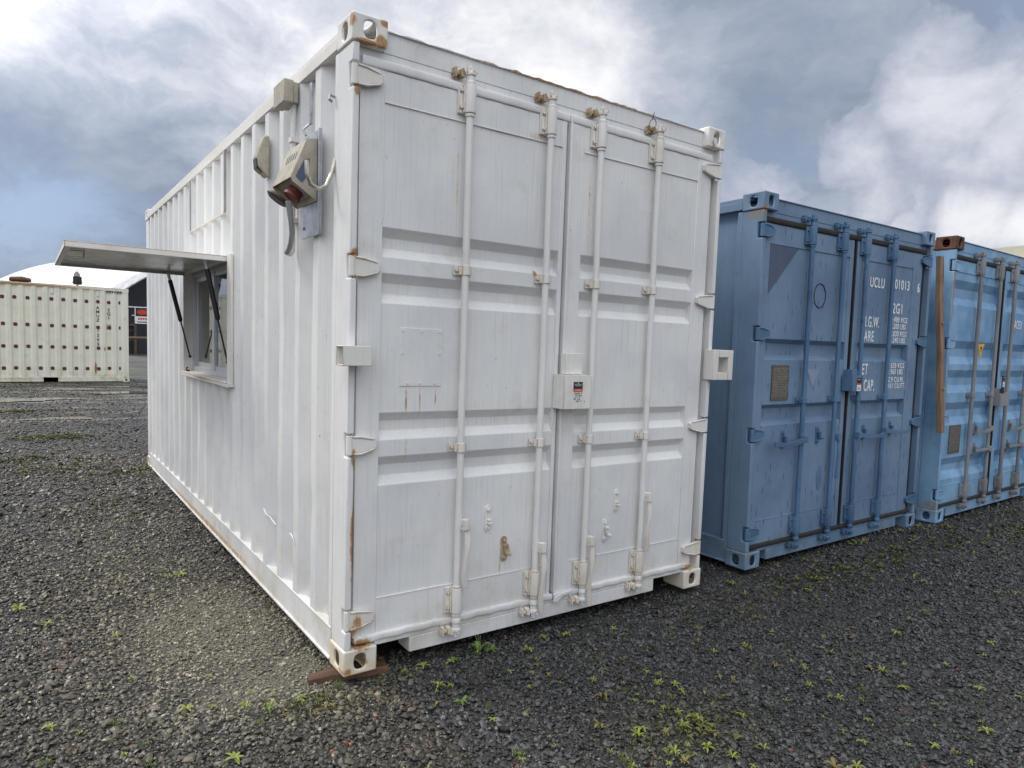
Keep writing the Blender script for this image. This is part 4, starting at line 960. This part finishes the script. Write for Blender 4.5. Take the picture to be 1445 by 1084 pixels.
# mossy / yellow green tint patches
moss = T.m('MULTIPLY', T.ramp(zone2, .56, .70), T.ramp(T.noise(p, .9, 3), .45, .6))
far_y = T.n('ShaderNodeSeparateXYZ', Vector=p).outputs[1]
cst = T.mix(T.m('MULTIPLY', moss, .35), cst, (.10, .125, .03))
mud = T.m('MULTIPLY', T.ramp(T.noise(T.scl(p, (.35, 1.4, 1)), 1.0, 5, .6), .50, .62), T.ramp(far_y, 8.0, 11.0))
cst = T.mix(T.m('MULTIPLY', mud, .7), cst, (.27, .25, .215))
moss2 = T.m('MULTIPLY', T.ramp(T.noise(T.scl(p, (.5, 1.6, 1)), 1.3, 5, .6), .5, .6), T.m('MULTIPLY', T.ramp(far_y, 17.0, 19.0), T.ramp(far_y, 34, 28)))
cst = T.mix(T.m('MULTIPLY', moss2, .75), cst, (.085, .10, .035))
hgt = T.m('SUBTRACT', T.m('MULTIPLY', T.m('MINIMUM', ve, .25), 3.0), T.m('MULTIPLY', rnd, .25))
wet = T.ramp(rnd, .0, 1.0, .38, .72)
finish(T, cst, wet, hgt, .9, .012)
gd = b.build('ground', m_, None, smooth=60); tag(gd, kind='structure')

# ------------------------------------------------------------------ loose gravel (one uncountable mass)
EYE = np.array([-1.1456, -2.8756])
def occupied(x, y, mrg=.0):
    o = np.zeros(x.shape, bool)
    for x0 in (0, 2.905, 5.58): o |= (x > x0+.16+mrg) & (x < x0+2.28-mrg) & (y > .18+mrg) & (y < 6.1)
    for x0 in (0, 2.905, 5.58):
        for xa in (0, 2.276):
            o |= (x > x0+xa-.012) & (x < x0+xa+.175) & (y > -.012) & (y < .19)
    return o
def gravel():
    th0, th1 = R(-10), R(84)
    def sample(n, r0, r1):
        r = np.sqrt(rng.uniform(r0*r0, r1*r1, n)); t = rng.uniform(th0, th1, n)
        return EYE[0]+r*np.sin(t), EYE[1]+r*np.cos(t)
    area = lambda a, b_: .5*(th1-th0)*(b_*b_-a*a)
    sets = [(1.7, 4.2, 4600, .0090), (4.2, 6.5, 2900, .0096), (6.5, 10.0, 1150, .0125), (10, 16, 420, .0125), (16, 26, 120, .014)]
    X = []; Y = []; Sz = []
    for r0, r1, dn, sz in sets:
        n = int(area(r0, r1)*dn); x, y = sample(n, r0, r1); X.append(x); Y.append(y); Sz.append(sz*np.exp(rng.normal(0, .32, n)))
    x = np.concatenate(X); y = np.concatenate(Y); s = np.concatenate(Sz)
    keep = ~occupied(x, y); 
    hid = (y > .35) & (x > .12) & (x < 8.1) & (y < 6.1); keep &= ~hid
    dustm = np.exp(-(((x+.35)/.45)**2+((y-.95)/.8)**2)) + .42*np.exp(-(((x+.62)/.5)**2+((y-3.0)/1.7)**2)) + np.exp(-(((x+.25)/.42)**2+((y-.22)/.24)**2))
    s = s*(1-.30*np.clip(dustm, 0, 1))*np.where(x > .5, .86, 1.0); keep &= ~((dustm > .75) & (rng.random(len(x)) < .12))
    x, y, s, dustm = x[keep], y[keep], s[keep], dustm[keep]; n = len(x)
    # base: distorted icosahedron variants
    ph = (1+5**.5)/2
    ico = np.array([(-1, ph, 0), (1, ph, 0), (-1, -ph, 0), (1, -ph, 0), (0, -1, ph), (0, 1, ph), (0, -1, -ph), (0, 1, -ph), (ph, 0, -1), (ph, 0, 1), (-ph, 0, -1), (-ph, 0, 1)])/1.9
    tri = np.array([(0, 11, 5), (0, 5, 1), (0, 1, 7), (0, 7, 10), (0, 10, 11), (1, 5, 9), (5, 11, 4), (11, 10, 2), (10, 7, 6), (7, 1, 8), (3, 9, 4), (3, 4, 2), (3, 2, 6), (3, 6, 8), (3, 8, 9), (4, 9, 5), (2, 4, 11), (6, 2, 10), (8, 6, 7), (9, 8, 1)])
    NV = 24
    var = np.stack([ico*rng.uniform(.72, 1.22, (12, 1))*rng.uniform(.75, 1.2, (1, 3)) for _ in range(NV)])
    base = var[rng.integers(0, NV, n)]*np.stack([rng.uniform(.8, 1.45, n), rng.uniform(.75, 1.1, n), rng.uniform(.45, .8, n)], 1)[:, None, :]
    # random tilt + yaw
    a = rng.uniform(0, 2*np.pi, n); tx = rng.normal(0, .38, n); ty = rng.normal(0, .38, n)
    def rotm(ax, an):
        c, s_ = np.cos(an), np.sin(an); z_ = np.zeros(n); o = np.ones(n)
        if ax == 0: return np.stack([np.stack([o, z_, z_], 1), np.stack([z_, c, -s_], 1), np.stack([z_, s_, c], 1)], 1)
        if ax == 1: return np.stack([np.stack([c, z_, s_], 1), np.stack([z_, o, z_], 1), np.stack([-s_, z_, c], 1)], 1)
        return np.stack([np.stack([c, -s_, z_], 1), np.stack([s_, c, z_], 1), np.stack([z_, z_, o], 1)], 1)
    Rm = rotm(0, tx) @ rotm(1, ty) @ rotm(2, a)
    V = np.einsum('nij,nkj->nki', Rm, base)*s[:, None, None]
    V[..., 0] += x[:, None]; V[..., 1] += y[:, None]; V[..., 2] += (gz(x, y)+s*rng.uniform(.02, .60, n))[:, None]
    me = bpy.data.meshes.new('gravel'); nv = n*12; nf = n*20
    me.vertices.add(nv); me.vertices.foreach_set('co', V.reshape(-1).astype(np.float32))
    me.loops.add(nf*3); me.loops.foreach_set('vertex_index', (tri[None]+12*np.arange(n)[:, None, None]).reshape(-1).astype(np.int32))
    me.polygons.add(nf); me.polygons.foreach_set('loop_start', (np.arange(nf)*3).astype(np.int32))
    me.polygons.foreach_set('loop_total', np.full(nf, 3, np.int32)) if hasattr(me.polygons[0], 'loop_total') and False else None
    me.update(calc_edges=True); me.validate(); me.shade_flat()
    # stone colour: dark basalt, some brownish, dusty near the container
    v = rng.random(n)**1.8; g = .013+.082*v
    c = np.stack([g*1.05, g, g*.93], 1)
    br = rng.random(n) < .22; c[br] = np.stack([g*1.18, g*1.02, g*.80], 1)[br]
    pale = rng.random(n) < .012; c[pale] *= 1.8
    red = rng.random(n) < .004; c[red] = (.16, .055, .03)
    zt = .5+.5*np.sin(x*1.3+2)*np.sin(y*1.1+.5)+.25*np.sin(x*3.1+y*2.3); k = np.clip(zt-.45, 0, 1)[:, None]*.55*(x < .3)[:, None]
    c = c*(1-k)+np.array([.095, .080, .050])*(.4+1.2*v[:, None])*k
    li = np.exp(-(((x-1.08)/.32)**2+((y+1.08)/.2)**2)) + .7*np.exp(-(((x+.05)/.25)**2+((y+.13)/.12)**2)) + .6*np.exp(-(((x+.55)/.25)**2+((y-1.9)/1.2)**2)); li = np.clip(li*(.3+rng.random(len(x)))*.8, 0, .7)[:, None]
    c = c*(1-li)+np.array([.085, .083, .020])*(.5+v[:, None])*li
    wl = (x < .2)[:, None]; c = np.where(wl, c*np.array([1.14, 1.02, .80]), c*np.array([.90, .94, 1.0]))
    kd = (np.clip(dustm*1.05, 0, .9)*rng.uniform(.35, 1.0, len(x)))[:, None]; c = c*(1-kd)+(np.array([.33, .295, .205])*(.45+1.0*v[:, None]))*kd
    ca = me.color_attributes.new('stone', 'FLOAT_COLOR', 'CORNER')
    cc = np.concatenate([np.repeat(c, 60, 0), np.ones((n*60, 1))], 1)
    ca.data.foreach_set('color', cc.reshape(-1).astype(np.float32))
    m_, T = new_mat('basalt_chips'); at = T.n('ShaderNodeAttribute', {'attribute_name': 'stone'}).outputs['Color']
    p = T.n('ShaderNodeTexCoord').outputs['Object']; nn = T.noise(p, 160, 3, .6)
    finish(T, T.mix(T.ramp(nn, .3, .7, 0, .45), at, T.mix(1.0, at, (.55, .55, .55), 'MULTIPLY')), T.ramp(nn, .3, .7, .30, .55), nn, .3, .002, spec=.65)
    me.materials.append(m_)
    o = bpy.data.objects.new('gravel', me); col.objects.link(o)
    tag(o, 'loose dark basalt gravel covering the yard', 'gravel', kind='stuff'); print('stones', n)
gravel()

# ------------------------------------------------------------------ puddles
m_, T = new_mat('puddle_water'); p = T.n('ShaderNodeTexCoord').outputs['Object']
finish(T, T.mix(T.noise(p, 2, 4), (.20, .17, .13), (.13, .115, .09)), .06, T.noise(p, 6, 3), .03, .01, spec=.6)
def puddle(cx, cy, rx, ry, seed, rot=0):
    N = 60; V = [(cx, cy, 0)]
    for k in range(N):
        t = 2*math.pi*k/N; r_ = 1+.22*math.sin(3*t+seed)+.14*math.sin(7*t+seed*2)+.07*math.sin(13*t+seed*3)
        px, py = rx*r_*math.cos(t), ry*r_*math.sin(t); V.append((cx+px*math.cos(rot)-py*math.sin(rot), cy+px*math.sin(rot)+py*math.cos(rot), 0))
    V = [(a, b_, float(gz(a, b_))*0+.014) for a, b_, _ in V]
    b = MB(); b.add(V, [(0, 1+k, 1+(k+1) % N) for k in range(N)]); tag(b.build('puddle', m_, None, smooth=60), kind='structure')
puddle(-1.5, 15.3, 1.25, .50, 1.0, .1); puddle(1.1, 17.1, 1.0, .32, 2.0, .05); puddle(-.1, 18.4, .7, .22, 3.3); puddle(1.4, 19.3, .9, .2, 5.0); puddle(-.65, 11.3, .5, .22, 4.0)

# ------------------------------------------------------------------ wood blocks under the container
def block(c, ang, ln, wd, ht, label, z0):
    b = MB(); n_ = 10; V = []
    for k in range(n_+1):
        t = k/n_; x = (t-.5)*ln; tp = 1-.35*(1-min(1, t*4)) ; j = random.uniform(-.004, .004)
        V += [(x, -wd/2*tp+j, 0), (x, wd/2*tp+j, 0), (x, wd/2*tp*.9+j, ht*tp), (x, -wd/2*tp*.85+j, ht*tp*.95)]
    b.add(V, [(i*4+k, i*4+(k+1) % 4, i*4+4+(k+1) % 4, i*4+4+k) for i in range(n_) for k in range(4)] + [(0, 1, 2, 3), (n_*4+3, n_*4+2, n_*4+1, n_*4)])
    o = b.build('wood_block', M['wood_brown'], None, bevel=.004); o.location = (c[0], c[1], z0); o.rotation_euler = (0, 0, ang); tag(o, label, 'wood block', 'wood blocks under the white container')
block((.055, .085), math.atan2(-.075, .36), .36, .085, .040, 'split brown wood block wedged under the near corner of the white container', -.042)
block((-.02, 5.97), .1, .36, .10, .022, 'thin board under the far corner of the white container', -.022)

# ------------------------------------------------------------------ weeds
mats_w = []
for i, (c1, c2) in enumerate([((.075, .15, .025), (.14, .23, .035)), ((.18, .22, .035), (.28, .32, .05)), ((.12, .13, .03), (.22, .12, .04))]):
    m_, T = new_mat('weed_leaf'); p = T.n('ShaderNodeTexCoord').outputs['Object']; oi = T.n('ShaderNodeObjectInfo').outputs['Random']
    c = T.mix(T.ramp(T.noise(p, 40, 3), .35, .65), c1, c2); c = T.mix(T.m('MULTIPLY', oi, .5), c, (.16, .17, .03))
    finish(T, c, .5, extra={'Subsurface Weight': 0.0}); mats_w.append(m_)
def leaf_mesh(b, ang, ln, wd, rise, curl):
    N = 5; V = []
    for k in range(N+1):
        t = k/N; r_ = ln*t; zz = rise*math.sin(t*math.pi*.75)-curl*t*t*ln; w_ = wd*math.sin(math.pi*min(1, .12+t*.88))**.7*(1 if k < N else .15)
        c_, s_ = math.cos(ang), math.sin(ang)
        V += [(r_*c_+w_*s_, r_*s_-w_*c_, zz+w_*.25), (r_*c_, r_*s_, zz-w_*.12), (r_*c_-w_*s_, r_*s_+w_*c_, zz+w_*.25)]
    b.add(V, [(k*3+j, k*3+j+1, k*3+4+j, k*3+3+j) for k in range(N) for j in range(2)])
def weed_proto(seed, kind, mat):
    random.seed(seed); b = MB()
    nl = {0: 11, 1: 8, 2: 14, 3: 6, 4: 0}[kind]
    if kind == 4:
        for k in range(16):
            a = random.uniform(0, 6.28); x0 = random.gauss(0, .010); y0_ = random.gauss(0, .010); ln = random.uniform(.02, .05); lean = random.uniform(.2, .9)
            b.tube([(x0, y0_, 0), (x0+ln*lean*.4*math.cos(a), y0_+ln*lean*.4*math.sin(a), ln*.55), (x0+ln*lean*math.cos(a), y0_+ln*lean*math.sin(a), ln*(1-.3*lean))], [.0014, .0011, .0003], 4)
    for k in range(nl):
        a = k*2.4+random.uniform(-.7, .7); ln = random.uniform(.35, 1.0)*(.048 if kind != 3 else .034)
        leaf_mesh(b, a, ln, ln*random.uniform(.12, .20), ln*random.uniform(.25, .85), random.uniform(0, .3))
    if kind == 2:
        for k in range(3): b.tube([(0, 0, 0), (random.uniform(-.01, .01), random.uniform(-.01, .01), .03), (random.uniform(-.02, .02), random.uniform(-.02, .02), .055)], .0012, 4)
    return b.build('weed', mat, None, smooth=50)
protos = [weed_proto(11, 0, mats_w[0]), weed_proto(12, 1, mats_w[1]), weed_proto(13, 2, mats_w[0]), weed_proto(14, 3, mats_w[1]), weed_proto(15, 0, mats_w[2]), weed_proto(16, 4, mats_w[0])]
# ground positions (x, y, size, prototype)
WEEDS = [(0.763,-0.06,1.6,0), (0.688,-0.06,1.5,2), (0.554,-0.06,1,5), (0.279,-0.06,1.3,2), (0.337,-0.06,0.9,4), (0.388,-0.04,1,1), (0.516,-0.074,1,1), (0.291,-0.097,0.8,0), (-0.013,-0.006,0.9,5), (0.357,-0.248,1.1,1), (0.401,-0.274,0.8,1), (0.266,-0.38,0.9,4), (-0.203,-0.049,1.1,1), (-0.128,-0.143,1,4), (0.368,-0.429,0.7,1), (0.449,-0.507,0.7,5), (-1.195,1.723,1.2,1), (-1.075,1.436,1,1), (-0.79,1.098,1.2,1), (-0.777,0.555,0.8,3), (-0.415,1.9,1.4,1), (-0.346,1.892,1.2,1), (-0.62,0.148,1.1,1), (-0.526,0.109,0.9,1), (-0.412,0.039,1,1), (-0.343,-0.05,1.1,2), (-0.196,-0.018,1,1), (-0.137,-0.158,0.9,4), (-0.395,-0.114,0.9,5), (-0.876,0.179,0.9,5), (-1.09,0.264,0.8,1), (-0.997,0.165,0.6,3), (-0.809,-0.049,1,5), (-0.871,-0.08,1,1), (-0.538,-0.316,1,1), (-0.582,-0.345,0.9,5), (-0.81,-0.201,0.9,5), (-1.108,-0.012,0.8,5), (-0.029,0.004,0.7,5), (-0.346,0.431,0.7,3), (-0.36,0.148,0.7,3), (-0.288,0.082,0.7,1), (-0.481,0.398,0.7,3), (0.732,-0.06,1,5), (0.758,-0.06,1,5), (0.538,-0.06,1,0), (1.09,-0.075,1.1,1), (1.215,-0.107,1,1), (0.924,-0.165,1,1), (0.862,-0.319,1.1,4), (0.996,-0.575,0.8,1), (0.92,-0.721,1.1,4), (0.829,-0.799,0.7,4), (0.75,-0.894,0.9,4), (0.887,-0.992,1.4,1), (0.842,-1.013,1,1), (0.672,-1.122,1.2,5), (0.674,-1.149,1,1), (1.232,-0.751,0.9,1), (1.304,-0.795,0.9,1), (1.083,-0.865,1,1), (1.096,-0.916,1,1), (1.058,-1.061,1.1,1), (1.144,-1.055,1.2,1), (1.16,-1.124,1.1,1), (0.963,-1.166,1,1), (1.018,-1.218,0.9,1), (1.053,-1.313,1.1,1), (0.885,-1.169,0.8,1), (0.945,-1.223,0.8,1), (0.873,-1.232,0.9,4), (1.275,-0.872,0.7,3), (1.362,-0.925,0.8,3), (1.84,-1.147,1,1), (1.948,-0.744,0.9,1), (2.234,-0.68,0.7,3), (2,-0.95,0.7,3), (1.845,-1.291,0.9,1), (1.767,-1.462,0.9,1), (2.148,-1.566,0.9,1), (1.716,-1.655,1,1), (2.437,-1.297,0.9,1), (2.597,-1.421,0.8,1), (1.36,-1.603,0.7,1), (0.361,-0.856,1,5), (0.448,-0.514,0.8,5), (0.371,-0.424,0.8,0), (2.257,-1.215,0.8,4), (1.499,-0.177,0.8,1), (1.783,-0.532,0.8,1), (2.406,-0.882,0.6,3), (1.467,-0.466,0.5,3), (1.467,-1.02,0.6,3), (1.618,-1.173,0.6,3), (1.8,-1.72,0.7,1), (1.123,-1.176,0.7,4), (1.317,-1.222,0.7,3), (1.204,-1.346,0.8,3), (0.948,-1.067,0.8,4), (1.12,-0.979,0.7,1), (1.788,-1.852,0.7,1), (1.097,-0.669,0.6,3), (1.081,-0.776,0.6,3), (0.847,-0.509,0.7,3), (0.728,-0.185,0.6,3), (0.71,-0.303,0.6,3), (0.548,-0.65,0.6,3), (0.534,-0.828,0.6,3), (4.267,-0.06,1.6,0), (2.685,-0.06,1.2,1), (2.752,-0.082,1,5), (3.55,-0.06,0.9,1), (5.291,-0.06,1.5,1), (4.974,-0.06,1.2,1), (4.233,-0.027,1,1), (4.366,-0.06,1,4), (1.879,-1.55,0.81,5), (0.024,-0.757,0.62,3), (0.811,-1.21,0.92,1), (2.607,-0.226,1.06,3), (0.322,-0.288,0.61,3), (5.511,-0.182,1.16,4), (3.688,-0.662,0.8,3), (1.755,-0.665,0.66,1), (3.254,-1.04,1.15,5), (2.865,-1.493,0.71,3), (2.007,-1.309,0.91,5), (1.967,-1.18,0.74,3), (3.907,-0.554,0.86,3), (1.033,-0.809,0.97,1), (2.533,-1.758,1.02,1), (1.591,-1.456,0.73,3), (1.956,-0.696,1.05,1), (1.265,-0.741,0.98,3), (4.228,-0.512,0.88,3), (1.962,-1.647,0.61,1), (2.553,-0.128,0.84,3), (0.671,-1.038,0.74,3), (1.29,-0.851,0.68,1), (1.277,-0.644,0.77,1), (1.827,-1.257,0.54,1), (0.794,-0.37,0.67,1), (1.548,-0.228,0.93,3), (3.813,-0.707,1.15,4), (1.314,-1.011,0.79,1), (1.938,-0.723,0.86,3), (2.353,-1.085,0.87,5), (2.92,-0.288,0.9,3), (3.403,-0.252,1.19,3), (3.996,-1.138,0.89,1), (4.355,-0.623,1.07,3), (2.266,-0.956,0.85,3), (3.354,-0.553,0.71,3), (1.312,-0.687,0.97,3), (0.842,-0.429,0.55,4), (2.098,-0.873,0.6,1), (1.744,-1.499,0.79,3), (3.583,-1.261,1.13,3), (2.019,-0.601,0.55,4), (4.815,-0.685,0.9,3), (5.115,-0.713,0.94,1), (2.475,-1.622,0.7,1), (1.809,-1.793,0.57,4), (1.92,-1.355,0.64,3), (1.626,-1.35,0.7,3), (3.078,-1.445,0.91,3), (1.892,-0.939,0.97,4), (4.967,-0.806,1.17,3), (1.733,-0.543,0.6,1), (3.041,-1.039,1.04,3), (-0.044,-0.714,0.84,3), (3.344,-0.214,0.82,3), (3.8,-0.772,1.12,1), (2.161,-1.746,0.55,1), (4.272,-0.946,0.8,3), (1.783,-0.889,0.68,5), (1.403,-1.615,0.82,1), (2.199,-1.407,0.82,1), (3.011,-0.408,0.76,1), (0.518,-0.89,0.62,3), (1.323,-1.572,0.97,4), (1.121,-0.519,0.55,1), (2.255,-1.014,0.84,3), (4.089,-1.22,0.78,1), (0.413,-0.605,0.96,3), (2.14,-0.436,0.94,3), (1.574,-1.544,0.77,1), (1.974,-1.77,0.61,3), (0.698,-0.471,0.98,1), (1.335,-1.147,0.8,1), (1.978,-1.036,1.05,1), (1.621,-1.422,0.53,3), (5.096,-0.537,0.87,3), (1.644,-1.471,0.65,3), (2.107,-1.785,1,1), (2.963,-0.968,0.84,3), (3.384,-0.254,1.16,4), (1.212,-1.314,0.66,3), (0.982,-1.354,0.58,3), (2.275,-1.271,0.85,1), (1.066,-1.397,0.87,3), (0.353,-0.892,0.91,3), (1.568,-0.922,0.57,4), (5.493,-0.537,0.71,3), (0.411,-0.35,0.58,3), (0.901,-0.252,0.56,1), (2.776,-1.096,1.11,1), (4.782,-0.253,0.87,3), (1.177,-0.819,0.63,1), (2.603,-0.873,0.82,5), (1.546,-0.865,0.73,3), (2.836,-1.127,0.63,5), (2.659,-0.916,0.85,3), (1.055,-0.722,0.89,5), (1.136,-1.102,0.91,4)]
used = set()
for i, (x, y, s_, k) in enumerate(WEEDS):
    o = protos[k] if k not in used else protos[k].copy()
    if k in used: col.objects.link(o)
    used.add(k)
    o.location = (x, y, float(gz(x, y))+.010); o.rotation_euler = (rng.uniform(-.15, .15), rng.uniform(-.15, .15), rng.uniform(0, 6.28)); s_ *= .86*rng.uniform(.55, 1.35); o.scale = (s_*rng.uniform(.8, 1.15), s_, s_*rng.uniform(.5, 1.2))
    if k == 4: lab = 'tiny weed with reddish leaves growing in the gravel'
    elif k in (1, 3): lab = 'tiny yellow green weed growing in the gravel'
    else: lab = 'tiny green weed growing in the gravel'
    tag(o, lab, 'weed', {4: 'reddish weeds in the gravel', 1: 'yellow green weeds in the gravel', 3: 'yellow green weeds in the gravel'}.get(k, 'green weeds in the gravel'))
for k, p_ in enumerate(protos):
    if k not in used: bpy.data.objects.remove(p_)
# moss and seedlings: low tufts nobody could count
def moss():
    P = [(-.83, 8.8, .45, .28, 260), (-.9, 6.2, .5, .4, 110), (-.3, 5.6, .5, .4, 90), (-1.3, 6.9, .35, .2, 90), (1.08, -1.08, .32, .16, 60), (-.17, -.10, .14, .07, 36), (-1.5, 12.6, .7, .25, 160), (.4, 12.8, .5, .2, 60),
         (4.2, -.40, 1.3, .20, 170), (6.8, -.6, 1.3, .35, 300), (3.2, -.30, .5, .2, 70), (1.9, -.35, .8, .25, 40), (-.55, 3.9, .5, .6, 60)]
    b = MB(); r_ = np.random.default_rng(3); V = []; F = []
    for cx, cy, rx, ry, n in P:
        for _ in range(n):
            x = cx+r_.normal()*rx*.55; y = cy+r_.normal()*ry*.55
            if occupied(np.array([x]), np.array([y]))[0]: continue
            if y > .0 and 0 < x < 8.2: continue
            z_ = float(gz(x, y))+.008; far = math.hypot(x+1.15, y+2.9); s_ = r_.uniform(.008, .018)*(1+far*.10)
            for k in range(3):
                a = r_.uniform(0, 6.28); i = len(V); c_, q_ = math.cos(a), math.sin(a)
                V += [(x, y, z_), (x+s_*c_-s_*.3*q_, y+s_*q_+s_*.3*c_, z_+s_*.7), (x+s_*1.5*c_, y+s_*1.5*q_, z_+s_*.6), (x+s_*c_+s_*.3*q_, y+s_*q_-s_*.3*c_, z_+s_*.7)]
                F.append((i, i+1, i+2, i+3))
    b.add(V, F); m_, T = new_mat('moss'); p = T.n('ShaderNodeTexCoord').outputs['Object']
    finish(T, T.mix(T.ramp(T.noise(p, 6, 4), .4, .6), (.065, .075, .014), (.13, .13, .028)), .6)
    tag(b.build('moss', m_, None, smooth=0), 'patches of low yellow green moss and seedlings in the gravel', 'moss', kind='stuff')
moss()
